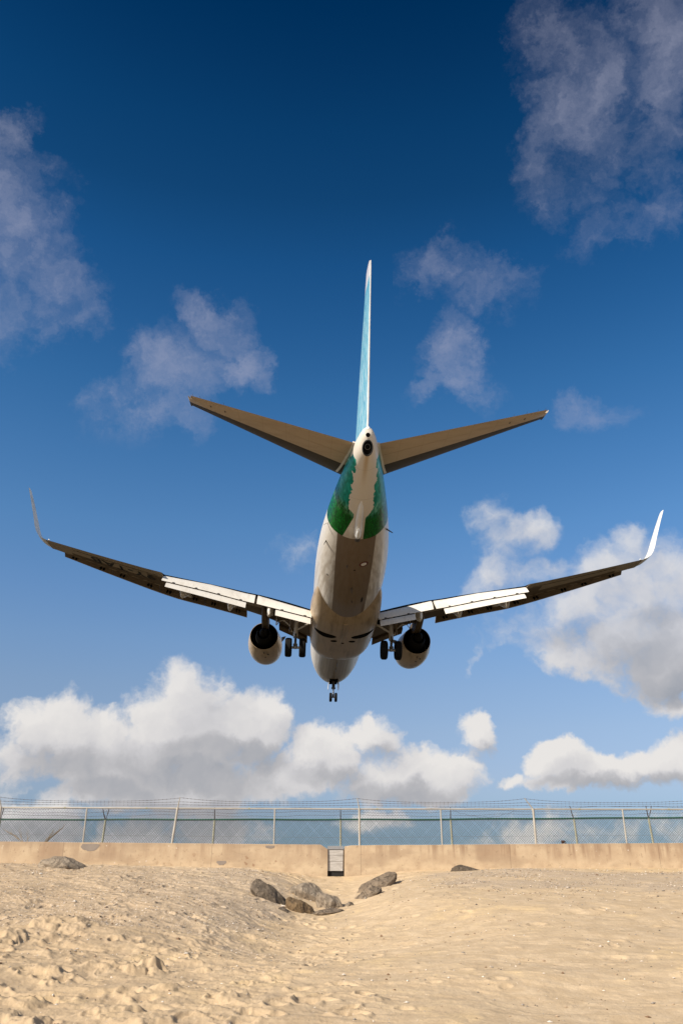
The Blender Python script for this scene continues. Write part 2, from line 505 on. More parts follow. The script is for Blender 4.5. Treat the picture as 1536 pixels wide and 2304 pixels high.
# ------------------------------------------------------------------ materials
def m_sand(g, b):
    p = g.coord('Object'); x, y, z = g.sep(p)
    n1 = g.noise(p, .55, 4, .55, .4); n2 = g.noise(p, 3.2, 5, .6, .3); n3 = g.noise(p, 60, 4, .7)
    grit = g.voro(p, 30, 'F1', 'Color'); gx, gy, gz = g.sep(grit)
    gd = g.voro(p, 30, 'F1', 'Distance')
    c = g.mix(n2.ss(.35, .68), (.51, .38, .24), (.60, .46, .305))
    # yellow damp-looking crusts and paler, greyer drifts of shell grit
    c = g.mix((n1 * .6 + n2 * .4).ss(.52, .64) * .6, c, (.64, .465, .25))
    # gravelly bands: left bank and under the right wall
    lb = (g.noise(g.scale(p, (1, 2.2, 1)), .45, 4, .6) * 1.0)
    left = x.ss(-.6, -2.2) * y.ss(14, 18) * y.ss(29, 27.5)
    right = x.ss(1.2, 4) * y.ss(21, 24) * y.ss(28.6, 27)
    band = ((left + right * .8).cl() * .42 + lb).ss(.62, .86)
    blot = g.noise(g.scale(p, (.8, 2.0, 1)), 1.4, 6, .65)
    c = g.mix(band * .6, c, (.40, .32, .245))
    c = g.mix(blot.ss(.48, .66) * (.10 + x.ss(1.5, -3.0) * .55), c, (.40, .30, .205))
    c = g.mix((1 - (x * .35 + y * .12 + n1 * 2).ss(1.0, 3.0)) * .5, c, (.42, .305, .19))  # left bank's slope shade painted as darker sand, along with its coarser grit
    spk = (gx + band * .22).gt(.84) * gd.lt(.36)
    spot = g.ramp(gy, [(0, (.14, .10, .075)), (.45, (.30, .22, .16)), (.6, (.62, .52, .42)), (1, (.78, .70, .62))])
    c = g.mix(spk * (.22 + band * .78), c, spot)
    c = g.mix((n3 - .5).ss(-.25, .25) * .30, c, (.44, .33, .215))
    hgt = n3 * .35 + spk * band * .9 + n2 * 1.2 + g.noise(p, 16, 4, .6) * .9
    g.put(b.inputs['Normal'], g.bump(hgt, .55, .022))
    return c

M = {}
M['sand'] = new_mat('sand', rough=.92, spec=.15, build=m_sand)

def m_wall(g, b):
    p = g.coord('Object'); x, y, z = g.sep(p)
    st = g.noise(g.scale(p, (3.2, 3, .22)), 1.0, 6, .65)            # rain streaks
    st2 = g.noise(g.scale(p, (1.1, 1, .15)), 1.0, 5, .6)
    n = g.noise(p, 2.1, 6, .6); f = g.noise(p, 45, 4, .7)
    c = g.mix(n.ss(.3, .7), (.42, .305, .20), (.50, .38, .255))
    c = g.mix((st.ss(.47, .62)) * z.ss(1.95, 2.5) * (.45 + x.ss(-1, 5) * .45), c, (.255, .165, .105))
    c = g.mix(st2.ss(.5, .62) * .75 * z.ss(1.9, 2.3), c, (.30, .20, .13))
    c = g.mix(z.ss(2.12, 1.85) * n.ss(.35, .6) * .7, c, (.56, .43, .285))   # blown sand stuck low down
    rust = g.noise(g.vmath('ADD', p, (5, 5, 5)), 2.4, 6, .7)
    c = g.mix(rust.ss(.67, .74) * .8, c, (.22, .135, .08))
    pock = g.noise(p, 7, 6, .72); c = g.mix(pock.ss(.56, .66) * .6, c, (.23, .16, .10))
    blot = g.noise(g.scale(p, (.5, 1, 1.6)), 1.0, 5, .6); c = g.mix(blot.ss(.48, .62) * .42, c, (.30, .215, .145))
    joint = (((x * .205 + .37)._b('FRACT', 0) - .5) + (f - .5) * .006).abs().lt(.0024); c = g.mix(joint * .38, c, (.14, .10, .07))
    spots = g.voro(g.vmath('ADD', p, g.vmath('SCALE', g.noise(p, 5, 4, .7, col=True), scale=.25)), 3.1, 'F1', 'Distance'); near_drain = (x + 3.6).abs().ss(3.2, 1.2) * z.ss(2.35, 2.1)
    c = g.mix((spots + (n - .5) * .4).lt(.15) * near_drain * .65, c, (.24, .14, .08))
    c = g.mix(z.ss(2.42, 2.56) * .3, c, (.27, .2, .14))
    chip = g.voro(p, 4.5, 'F1', 'Distance')
    c = g.mix((chip.lt(.10)) * n.gt(.52) * .6, c, (.64, .56, .47))
    c = g.mix(f.ss(.4, .8) * .25, c, (.33, .24, .16))
    g.put(b.inputs['Normal'], g.bump(n * 1.2 + f * .35 + st * .4 - chip.lt(.1) * .3, .5, .02))
    return c
M['wall'] = new_mat('weathered_concrete', rough=.9, spec=.2, build=m_wall)
M['patch'] = new_mat('grey_patch', (.27, .225, .19), .9)

def rock_mat(name, c0, c1, c2):
    def f(g, b):
        p = g.coord('Object'); n = g.noise(p, 3.2, 7, .65, .5); m = g.noise(p, 11, 6, .7); k = g.noise(p, 60, 3, .7)
        lay = g.noise(g.scale(p, (2, 2, 7)), 1.5, 4, .6)
        c = g.mix(n.ss(.35, .66), c0, c1); c = g.mix(lay.ss(.5, .7) * .7, c, c2)
        c = g.mix(k.ss(.4, .8) * .22, c, (.36, .28, .2))
        vein = (g.noise(p, 2.2, 5, .6, .8) - .5).abs().ss(.02, .0); c = g.mix(vein * .5, c, (.05, .04, .03))
        g.put(b.inputs['Normal'], g.bump(n + m * 1.1 + k * .3 - vein * .3, 1.0, .06))
        return c
    return new_mat(name, rough=.85, spec=.25, build=f)
M['rock_grey'] = rock_mat('grey_stone', (.12, .093, .068), (.21, .165, .122), (.085, .066, .05))
M['rock_pale'] = rock_mat('pale_stone', (.27, .215, .16), (.38, .31, .235), (.20, .16, .12))
M['rock_tan'] = rock_mat('tan_stone', (.22, .165, .115), (.30, .23, .165), (.16, .12, .085))
M['rock_brown'] = rock_mat('brown_stone', (.17, .11, .055), (.26, .175, .095), (.11, .075, .048))

M['galv'] = new_mat('galvanised_post', (.46, .42, .36), .5, .15)
M['galv_dull'] = new_mat('dull_post', (.38, .36, .25), .6, .1)
M['wire'] = new_mat('fence_wire', (.20, .19, .18), .55, .5)
M['wire_green'] = new_mat('green_coated_wire', (.035, .085, .075), .5)
M['green'] = new_mat('green_rail', (.008, .09, .055), .45)
M['barb'] = new_mat('rusty_barbed_wire', (.10, .075, .065), .7, .3)
M['plank'] = new_mat('weathered_grey_board', rough=.85, build=lambda g, b: g.mix(g.noise(g.scale(g.coord('Object'), (1.5, 3, 14)), 2, 5, .65).ss(.38, .64), (.36, .335, .31), (.50, .47, .44)))
M['steel_cap'] = new_mat('grey_steel', (.30, .30, .31), .5, .3)
M['dark'] = new_mat('dark_opening', (.012, .011, .010), .9)
M['branch'] = new_mat('dead_branch', (.33, .23, .12), .9)
M['asphalt'] = new_mat('asphalt', rough=.9, spec=.2, build=lambda g, b: g.mix(g.noise(g.coord('Object'), 30, 4, .7), (.05, .048, .046), (.085, .082, .078)))
def m_airfield(g, b):
    p = g.coord('Object'); n = g.noise(p, .08, 6, .6); k = g.noise(p, 2.5, 5, .7)
    c = g.mix(n.ss(.4, .6), (.058, .046, .028), (.09, .066, .04)); return g.mix(k.ss(.4, .7) * .5, c, (.055, .06, .025))
M['airfield'] = new_mat('dry_grass', rough=.95, spec=.1, build=m_airfield)
def m_sea(g, b):
    p = g.coord('Object'); n = g.noise(g.scale(p, (1, 2, 1)), .6, 5, .6)
    g.put(b.inputs['Normal'], g.bump(n, .6, .3)); return g.mix(n, (.006, .05, .07), (.012, .08, .095))
M['sea'] = new_mat('sea_water', rough=.12, build=m_sea)


# ------------------------------------------------------------------ beach
def build_beach():
    yy = np.concatenate([[-40, -26, -18, -12, -8, -4, -1, 2, 4.5, 6.5, 7.6], np.linspace(8.3, 29.32, 640)])
    uin = np.linspace(-1, 1, 900)
    uo = np.array([1.03, 1.08, 1.18, 1.4, 1.8, 2.6, 4, 7, 14, 30])
    u = np.concatenate([-uo[::-1], uin, uo])
    X = u[None] * np.maximum(4.6, .47 * yy)[:, None]; Y = np.repeat(yy[:, None], len(u), 1)
    Z = full_h(X.ravel().copy(), Y.ravel().copy()).reshape(X.shape)
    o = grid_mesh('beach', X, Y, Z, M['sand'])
    o['kind'] = 'structure'
    return o
build_beach()

def flat(name, x0, x1, y0, y1, z, mat, nx=1, ny=1):
    mb = MB(); mb.add([(x0, y0, z), (x1, y0, z), (x1, y1, z), (x0, y1, z)], [(0, 1, 2, 3)])
    o = mb.build(name, mat, smooth=0); o['kind'] = 'structure'; return o
flat('sea', -6000, 6000, -8000, -13.0, -1.15, M['sea'])
flat('airfield_ground', -6000, 6000, 29.55, 9000, 1.60, M['airfield'])
flat('coast_road', -700, 700, 30.3, 35.2, 1.606, M['asphalt'])
flat('runway', -22, 22, 75, 2400, 1.606, M['asphalt'])

# pebbles and shell bits scattered in the sand: nobody could count them
def build_gravel():
    r = np.random.default_rng(23); V = []; F = []; Mi = []
    oct_v = np.array([[1, 0, 0], [-1, 0, 0], [0, 1, 0], [0, -1, 0], [0, 0, 1], [0, 0, -1]], float)
    oct_f = [(0, 2, 4), (2, 1, 4), (1, 3, 4), (3, 0, 4), (2, 0, 5), (1, 2, 5), (3, 1, 5), (0, 3, 5)]
    n = 95000; y = 9 + 19.6 * r.random(n) ** .75; x = (r.random(n) * 2 - 1) * .46 * y
    band = fbm(x * .5, y * .9, 3, 71)
    left = sm(-.4, -2.4, x) * sm(13, 18, y); right = sm(.8, 4, x) * sm(20, 24, y)
    pr = .04 + .9 * np.maximum(left, right * .9) * sm(-.1, .3, band)
    pr = pr + .10 * sm(.15, .4, fbm(x * 1.1, y * 1.4, 2, 83))
    keep = r.random(n) < pr; x = x[keep]; y = y[keep]; z = full_h(x.copy(), y.copy())
    for i in range(len(x)):
        s = .0055 + .017 * r.random() ** 4
        if r.random() < .012: s *= 2.0
        sc = np.array([s * r.uniform(.8, 1.6), s * r.uniform(.8, 1.6), s * r.uniform(.5, .9)])
        a = r.uniform(0, 6.28); ca, sa = math.cos(a), math.sin(a)
        v = oct_v * sc * r.uniform(.75, 1.2, (6, 1)); v = np.stack([v[:, 0] * ca - v[:, 1] * sa, v[:, 0] * sa + v[:, 1] * ca, v[:, 2]], 1)
        v += (x[i], y[i], z[i] + s * .25); o = len(V); V += v.tolist(); m = r.choice(5, p=[.28, .3, .22, .12, .08])
        for f in oct_f: F.append((f[0] + o, f[1] + o, f[2] + o)); Mi.append(int(m))
    me = bpy.data.meshes.new('gravel'); me.from_pydata(V, [], F)
    for nm, c in (('pebble_tan', (.42, .31, .21)), ('pebble_grey', (.30, .26, .22)), ('shell', (.74, .66, .57)), ('pebble_brown', (.22, .13, .07)), ('pebble_dark', (.11, .09, .075))):
        me.materials.append(new_mat(nm, c, .8))
    me.polygons.foreach_set('material_index', Mi); me.update()
    o = link(bpy.data.objects.new('gravel', me)); tag(o, 'small pebbles and shell bits scattered over the sand slope', 'gravel', kind='stuff')
build_gravel()

# ------------------------------------------------------------------ stones
def rock(x, y, sx, sy, sz, rot, tiltx, tilty, mat, label, seed, dz=0.0, sharp=.22):
    bm = bmesh.new(); bmesh.ops.create_icosphere(bm, subdivisions=5, radius=1)
    r = random.Random(seed); o1, o2 = r.uniform(0, 90), r.uniform(0, 90)
    planes = []
    for k in range(13):
        d = Vector((r.uniform(-1, 1), r.uniform(-1, 1), r.uniform(-.5, 1))).normalized(); planes.append((d, r.uniform(.62, .92)))
    P = np.array([v.co[:] for v in bm.verts])
    nn = fbm(P[:, 0] * 1.3 + o1 + P[:, 2], P[:, 1] * 1.3 + o2 - P[:, 2] * .7, 4, seed % 50, .55)
    for v, q in zip(bm.verts, nn):
        c = v.co.copy()
        for d, t in planes:
            e = c.dot(d) - t
            if e > 0: c -= d * e * (1 - sharp)
        v.co = c * (1 + .20 * q)
    M3 = Matrix.Rotation(rot, 3, 'Z') @ Matrix.Rotation(tilty, 3, 'Y') @ Matrix.Rotation(tiltx, 3, 'X')
    for v in bm.verts: v.co = M3 @ Vector((v.co.x * sx, v.co.y * sy, v.co.z * sz))
    for f in bm.faces: f.smooth = True
    me = bpy.data.meshes.new('boulder'); bm.to_mesh(me); bm.free(); me.materials.append(mat)
    o = bpy.data.objects.new('boulder', me); o.location = (x, y, h_at(x, y) + dz)
    link(o); tag(o, label, 'boulder', 'boulders half buried in the sand below the wall')
    return o
rock(-8.5, 27.5, .86, .5, .32, .1, 0, .12, M['rock_pale'], 'low flat pale boulder at the foot of the wall, far left of the others', 1, -.05)
rock(-1.86, 23.4, .60, .46, .30, -.25, .1, .62, M['rock_grey'], 'dark grey boulder with shaded right face, leftmost of those in the gully', 2, .02)
rock(-.98, 22.5, .46, .36, .23, -.2, 0, .58, M['rock_brown'], 'rusty brown rounded boulder low in the gully', 3, .02)
rock(-.80, 25.0, .66, .46, .33, -.3, 0, .5, M['rock_pale'], 'pale grey broken boulder directly below the left wall end', 4, .02)
rock(-.28, 23.8, .46, .32, .30, -.4, 0, .75, M['rock_pale'], 'upright pale grey boulder in the middle of the gully under the drain', 5, -.02)
rock(-.36, 22.5, .44, .26, .08, .35, 0, -.12, M['rock_tan'], 'thin flat tan slab at the bottom of the gully', 6, .0)
rock(.98, 26.1, .80, .50, .34, .15, .1, -.50, M['rock_tan'], 'large brown boulder leaning right of the drain, biggest on the right bank', 7, -.03)
rock(.72, 24.4, .42, .30, .18, .1, 0, -.5, M['rock_tan'], 'small brown wedge boulder tucked below the large leaning one', 8, -.01)
rock(.21, 23.7, .14, .13, .10, 0, 0, 0, M['rock_pale'], 'fist sized pale stone alone on the right side of the gully floor', 9, .0)
rock(3.9, 28.1, .58, .3, .24, 0, 0, .1, M['rock_grey'], 'low grey boulder barely showing at the foot of the right wall', 10, -.04)
rock(-1.36, 21.8, .17, .14, .05, -.4, 0, .4, M['rock_grey'], 'sliver of grey stone poking from the sand left of the brown boulder', 11, .0)

# ------------------------------------------------------------------ concrete wall in two lengths, drain between
def wall(x0, x1, z0, z1, name, label, chip_end):
    mb = MB(); n = 260; Y0, Y1 = 29.0, 29.42; rings = []
    xs = np.linspace(x0, x1, n)
    for i, x in enumerate(xs):
        t = (x - x0) / (x1 - x0); top = z0 + (z1 - z0) * t
        j = .006 * float(fbm(np.array([x * 2.0]), np.array([3.3]), 4, 5)[0]) + .004 * float(perlin(np.array([x * 9.0]), np.array([1.3]), 8)[0])
        cut = 0.0
        e = min(abs(x - x0), abs(x1 - x)) if chip_end is None else abs(x - chip_end)
        if chip_end is not None: cut = (.13 if x1 < 1 else .03) * max(0, 1 - e / .20) ** 1.3
        b = .022 + .02 * max(0, float(perlin(np.array([x * 3.0]), np.array([7.7]), 2)[0]))
        top += j - cut
        prof = [(Y0, .6), (Y0, top - b), (Y0 + b * .4, top - b * .35), (Y0 + b, top), (Y1 - b, top), (Y1, top - b), (Y1, .6)]
        rings.append([Vector((x, y + .004 * float(perlin(np.array([x * 5.0]), np.array([z * 5.0]), 4)[0]), z)) for y, z in prof])
    mb.loft(rings)
    o = mb.build(name, M['wall'], smooth=50)
    return o
wl = wall(-60, -.455, 2.56 + .13 * 4, 2.535, 'concrete_wall', '', -.455)
tag(wl, 'low weathered concrete wall left of the drain gap, corner chipped', 'wall', 'low concrete walls at the top of the beach')
wr = wall(.09, 60, 2.515, 2.515 + .09 * 4.6, 'concrete_wall', '', .09)
tag(wr, 'low concrete wall right of the drain gap, darker rain streaks', 'wall', 'low concrete walls at the top of the beach')
for (px, w, h, zt) in ((-8.25, .62, .25, 2.59), (-2.35, .34, .12, 2.535), (-3.92, .34, .17, 2.075)):
    # patches where the render has been made good in grey
    mb = MB(); pts = []
    r = random.Random(int(px * 100))
    ang = [i / 14 * 2 * math.pi for i in range(14)]
    for a in ang:
        q = r.uniform(.85, 1.1); cz = math.sin(a); cx = math.cos(a)
        sx = math.copysign(abs(cx) ** .6, cx); sz = math.copysign(abs(cz) ** .6, cz)
        if sz > 0: zz = min(zt - .03, zt - h / 2 + sz * h / 2)
        else: zz = zt - h / 2 + sz * h / 2 * q * (1 if zt > 2.2 else .8)
        taper = 1.0 if sz > 0 else 1 - .45 * abs(sz)
        pts.append((px + sx * w / 2 * q * taper, zz))
    rr = [[Vector((x, 28.9935, z)) for x, z in pts], [Vector((x, 29.02, z)) for x, z in pts]]
    mb.loft(rr); mb.build('repair_patch', M['patch'], wl, smooth=30)

# drain between the walls: grey boards, steel cap, dark outlet
root = empty('storm_drain', (-.18, 29.075, 1.7)); tag(root, 'grey boarded storm drain outlet in the gap between the walls', 'drain')
mb = MB(); x0, x1 = -.475, .055
for k, (za, zb) in enumerate(((2.22, 2.37), (2.03, 2.212), (1.745, 2.022))):
    mb = MB(); mb.box(((x0 + x1) / 2 - (-.18), .0 + .006 * k, (za + zb) / 2 - 1.7), (x1 - x0 - .01 * k, .05, zb - za), Matrix.Rotation(.01 * (k - 1), 3, 'Y'))
    mb.build('board', M['plank'], root, smooth=0)
mb = MB(); mb.box((-.025, .03, .735), (.52, .12, .09)); mb.box((-.025, .06, .79), (.50, .16, .022)); mb.build('cap', M['steel_cap'], root, smooth=0)
mb = MB(); mb.box((-.03, .045, 0.0), (.56, .03, .22)); mb.build('outlet', M['dark'], root, smooth=0)
mb = MB(); mb.box((.0, .12, .20), (.9, .08, 1.0)); mb.build('back_wall', M['wall'], root, smooth=0)

# ------------------------------------------------------------------ fences
def mesh_panel(mb, xa, xb, za, zb, y, pitch, r):
    """chain link: two families of bent wires woven across the panel"""
    h = zb - za; n = int((xb - xa + h) / pitch)
    for fam in (0, 1):
        for i in range(n + 1):
            c = xa - (h if fam == 0 else 0) + i * pitch
            # wire from bottom (c, za) rising right (fam 0) or left (fam 1)
            if fam == 0: p0 = [c, za]; p1 = [c + h, zb]
            else: p0 = [c, za]; p1 = [c - h, zb]
            def clip(p0, p1):
                (xq, zq), (xw, zw) = p0, p1
                if xq > xw: xq, zq, xw, zw = xw, zw, xq, zq
                if xw <= xa or xq >= xb: return None
                k = (zw - zq) / (xw - xq)
                if xq < xa: zq += k * (xa - xq); xq = xa
                if xw > xb: zw += k * (xb - xw); xw = xb
                return (xq, zq), (xw, zw)
            s = clip(p0, p1)
            if not s: continue
            (ax, az), (bx, bz) = s
            if abs(bx - ax) < .01: continue
            yy = y + (.003 if fam else -.003)
            mb.tube([(ax, yy, az), (bx, yy, bz)], r, 3, False)

def barbed(mb, pts_fn, xa, xb, step=.13, r=.0042):
    n = max(8, int((xb - xa) / .25)); P = [pts_fn(xa + (xb - xa) * i / n) for i in range(n + 1)]
    mb.tube(P, r, 4, False)
    k = int((xb - xa) / step)
    for i in range(k):
        p = Vector(pts_fn(xa + step * (i + .5)))
        a = random.uniform(0, 3.14); d = Vector((math.cos(a) * .4, .3, math.sin(a))).normalized() * .022
        mb.tube([p - d, p + d], .004, 3, False)
        d2 = Vector((-d.z, d.y, d.x)); mb.tube([p - d2, p + d2], .004, 3, False)

def px2x(px, depth): return (px - 768) / 1838.4 * depth

def front_fence():
    Y = 29.2; root = empty('chain_link_fence', (0, Y, 2.5)); tag(root, 'near chain link fence on the wall with pale posts, grey top rail and barbed wire', 'fence')
    D = Y * .9135 + 1.3 * .407
    zr = lambda x: 3.70 - .0045 * (x + 11) * .9 if x < 0 else 3.655 - .001 * x      # rail height
    top_wall = lambda x: 2.54 + (-.0085 * x if x < 0 else .007 * x)
    posts = [(-20.2, 0), (-17.3, 1), (-14.4, 0), (-11.45, 1), (-8.56, 0), (-5.52, 1), (-2.24, 0), (.60, 1), (3.33, 0), (6.44, 1), (9.44, 0), (12.35, 1), (15.3, 0), (18.2, 1)]
    for i, (x, big) in enumerate(posts):
        mb = MB(); r = .036 if big else .024
        lean = .09 if i == 5 else 0
        zt = zr(x) + (.02 if big else -.01)
        mb.tube([(x - lean, 0, top_wall(x) - 2.5 - .03), (x + lean * .1, 0, zt - 2.5)], r, 10)
        if big:
            mb.tube([(x + lean * .08, 0, zt - 2.5 - .07), (x + lean * .1, 0, zt - 2.5 + .0)], r * 1.18, 10)
            mb.tube([(x - lean * .75, 0, top_wall(x) - 2.5 + .25), (x - lean * .72, 0, top_wall(x) - 2.5 + .29)], r * 1.2, 10)
        p = mb.build('post', M['galv'], root)
        if big:
            ex = (.06 if i == 5 else -.07 if i == 7 else -.27 if i == 9 else -.1)
            a = MB(); a.tube([(x + lean * .1, 0, zt - 2.5 - .02), (x + lean * .1 + ex, -.05, zt - 2.5 + .33)], [.022, .013], 6); a.build('extension_arm', M['galv'], p)
    mb = MB(); xs = np.linspace(-21, 19, 60)
    mb.tube([(x, 0, zr(x) - 2.5) for x in xs], .022, 8); rail = mb.build('top_rail', M['galv'], root)
    for x in (-6.6 + .05, -9.3, 1.2, 8.0, 11.0, -3.1):
        a = MB(); a.tube([(x - .03, 0, zr(x) - 2.5), (x + .03, 0, zr(x) - 2.5)], .033, 8); a.build('clamp', M['galv_dull'], rail)
    mb = MB()
    for (a, b) in zip(posts[:-1], posts[1:]):
        xm = (a[0] + b[0]) / 2; mesh_panel(mb, a[0], b[0], top_wall(xm) - 2.5 + .01, zr(xm) - 2.5, .035, .092, .0042)
    # tension wires through the mesh
    for zz in (.22, .72): mb.tube([(x, .03, top_wall(x) - 2.5 + zz) for x in xs], .0035, 4, False)
    mb.build('wire_mesh', M['wire'], root)
    arms = [(x + (.07 if i == 5 else 0) + {5: .06, 7: -.07, 9: -.27}.get(i, -.1), zr(x) + .33) for i, (x, b) in enumerate(posts) if b]
    for k, (fr, sag) in enumerate(((1.0, .12), (.62, .045), (.34, .02))):
        mb = MB()
        for (a, b), (c, d) in zip(arms[:-1], arms[1:]):
            def f(x, a=a, b=b, c=c, d=d):
                t = (x - a) / (c - a); zt = b + (d - b) * t; base = zr(x) + .0
                s = sag * (1 - abs(2 * t - 1) ** 3.0)
                return (x, -.05 * fr, base + (zt - base) * fr - s - 2.5)
            barbed(mb, f, a, c)
        mb.build('barbed_wire', M['barb'], root, smooth=0)
front_fence()

def back_fence():
    Y = 36.0; root = empty('chain_link_fence', (0, Y, 1.6)); tag(root, 'far chain link fence across the road, green top rail and forked posts', 'fence')
    D = Y * .9135 + 2.0 * .407
    zr = lambda x: (3.72 - 1.6) + (.007 * max(0, x - 3))
    posts = [(-17.2, 2), (-14.1, 1)] + [(px2x(p, D), k) for p, k in ((236, 2), (482, 0), (766, 0), (1014, 0), (1292, -1), (1461, 1))] + [(15.4, 1), (18.6, 1)]
    for i, (x, k) in enumerate(posts):
        mb = MB(); lean = -.035 * x / 6
        mb.tube([(x - lean, 0, -.05), (x + lean * .4, 0, zr(x) - .02)], .04, 10); p = mb.build('post', M['galv_dull'], root)
        dirs = {2: (-.13, .15), 0: (.0,), -1: (-.15,), 1: (.13, -.10)}[k]
        for dx in dirs:
            a = MB(); a.tube([(x + lean * .4, 0, zr(x) - .02), (x + lean * .4 + dx * .6, -.1, zr(x) + .22), (x + lean * .4 + dx, -.16, zr(x) + .46)], [.026, .02, .014], 6); a.build('extension_arm', M['barb'], p)
    xs = np.linspace(-18, 19, 50)
    mb = MB(); mb.tube([(x, 0, zr(x) + .008 * math.sin(x * 1.3)) for x in xs], .036, 8); mb.build('top_rail', M['green'], root)
    mb = MB()
    for a, b in zip(posts[:-1], posts[1:]):
        mesh_panel(mb, a[0], b[0], .02, zr((a[0] + b[0]) / 2), .04, .095, .0052)
    mb.build('wire_mesh', M['wire_green'], root)
    mb = MB()
    for j, dz in enumerate((.15, .28, .42)):
        barbed(mb, lambda x, dz=dz: (x, -.1, zr(x) + dz + .03 * math.sin(x * .9 + dz * 9) + .015 * math.sin(x * 3.1)), -17, 18, .2, .0045)
    # a slack loose strand
    mb.tube([(4.6 + .12 * i, -.1, zr(5) + .33 - .26 * math.sin(i / 22 * math.pi) + .03 * math.sin(i * 1.9)) for i in range(23)], .005, 4, False)
    mb.build('barbed_wire', M['barb'], root, smooth=0)
back_fence()

# dead branch caught behind the far-left panels, dry leaf tuft at a far post
def twig():
    Y = 32.2; root = empty('dead_branch', (-11.2, Y, 1.61)); tag(root, 'dry tan broken branch standing beyond the near fence at far left', 'branch')
    r = random.Random(3); mb = MB()
    def br(p, d, l, rad, dep):
        pts = [p]; q = p.copy(); dd = d.copy()
        for i in range(5):
            dd = (dd + Vector((r.uniform(-.2, .2), r.uniform(-.15, .15), r.uniform(-.12, .2)))).normalized(); q = q + dd * l / 5; pts.append(q.copy())
        mb.tube(pts, [rad * (1 - .14 * i) for i in range(6)], 5)
        if dep:
            for i in (2, 3, 4, 5):
                br(pts[i], (dd + Vector((r.uniform(-.8, .8), r.uniform(-.4, .4), r.uniform(-.2, .8)))).normalized(), l * .45, rad * .45, dep - 1)
    br(Vector((0, 0, -.05)), Vector((.05, 0, 1)), .9, .05, 0)
    br(Vector((.05, 0, .8)), Vector((-1, 0, .45)), .95, .032, 2)
    br(Vector((.05, 0, .8)), Vector((.95, 0, .55)), .85, .045, 2)
    mb.build('limb', M['branch'], root)
twig()
def leaf_tuft():
    r = random.Random(9); mb = MB()
    for i in range(50):
        c = Vector((r.gauss(0, .03), r.gauss(0, .03), r.gauss(0.03, .025))); a = Vector((r.uniform(-1, 1), r.uniform(-1, 1), r.uniform(-1, 1))).normalized() * .035
        b = a.cross(Vector((r.uniform(-1, 1), r.uniform(-1, 1), 1))).normalized() * .022
        mb.add([c - a, c + b, c + a, c - b], [(0, 1, 2, 3)])
    o = mb.build('leaf_tuft', new_mat('dead_leaf', (.10, .05, .03), .9), smooth=0, loc=(7.33, 29.20, 2.585)); tag(o, 'tiny tuft of dry brown leaves caught on the wall top', 'dry leaves')
leaf_tuft()

# ================================================================== the airliner
# body frame: s = metres aft of the nose, y = metres to starboard, z = metres up
def B(s, y, z): return Vector((y, 20 - s, z - 3.3))
plane = empty('airliner')
plane.matrix_world = Matrix.Translation((.1837, 47.063, 15.214 + 1.6)) @ Matrix.Rotation(R(2.696), 4, 'Z') @ Matrix.Rotation(R(2.567), 4, 'X') @ Matrix.Rotation(R(.974), 4, 'Y')
tag(plane, 'white twin engine airliner landing overhead with green and blue tail, wheels down', 'airplane')

def ip(x, tab, col):
    return float(np.interp(x, [t[0] for t in tab], [t[col] for t in tab]))
def ips(x, tab, col):
    """smooth (monotone cubic) interpolation in a table"""
    xs = [t[0] for t in tab]; ys = [t[col] for t in tab]
    if x <= xs[0]: return ys[0]
    if x >= xs[-1]: return ys[-1]
    i = max(k for k in range(len(xs)) if xs[k] <= x); i = min(i, len(xs) - 2)
    def slope(k):
        if k <= 0: return (ys[1] - ys[0]) / (xs[1] - xs[0])
        if k >= len(xs) - 1: return (ys[-1] - ys[-2]) / (xs[-1] - xs[-2])
        a = (ys[k] - ys[k - 1]) / (xs[k] - xs[k - 1]); b = (ys[k + 1] - ys[k]) / (xs[k + 1] - xs[k])
        return 0 if a * b <= 0 else 2 * a * b / (a + b)
    h = xs[i + 1] - xs[i]; t = (x - xs[i]) / h; m0, m1 = slope(i), slope(i + 1)
    return (2 * t ** 3 - 3 * t * t + 1) * ys[i] + (t ** 3 - 2 * t * t + t) * h * m0 + (-2 * t ** 3 + 3 * t * t) * ys[i + 1] + (t ** 3 - t * t) * h * m1

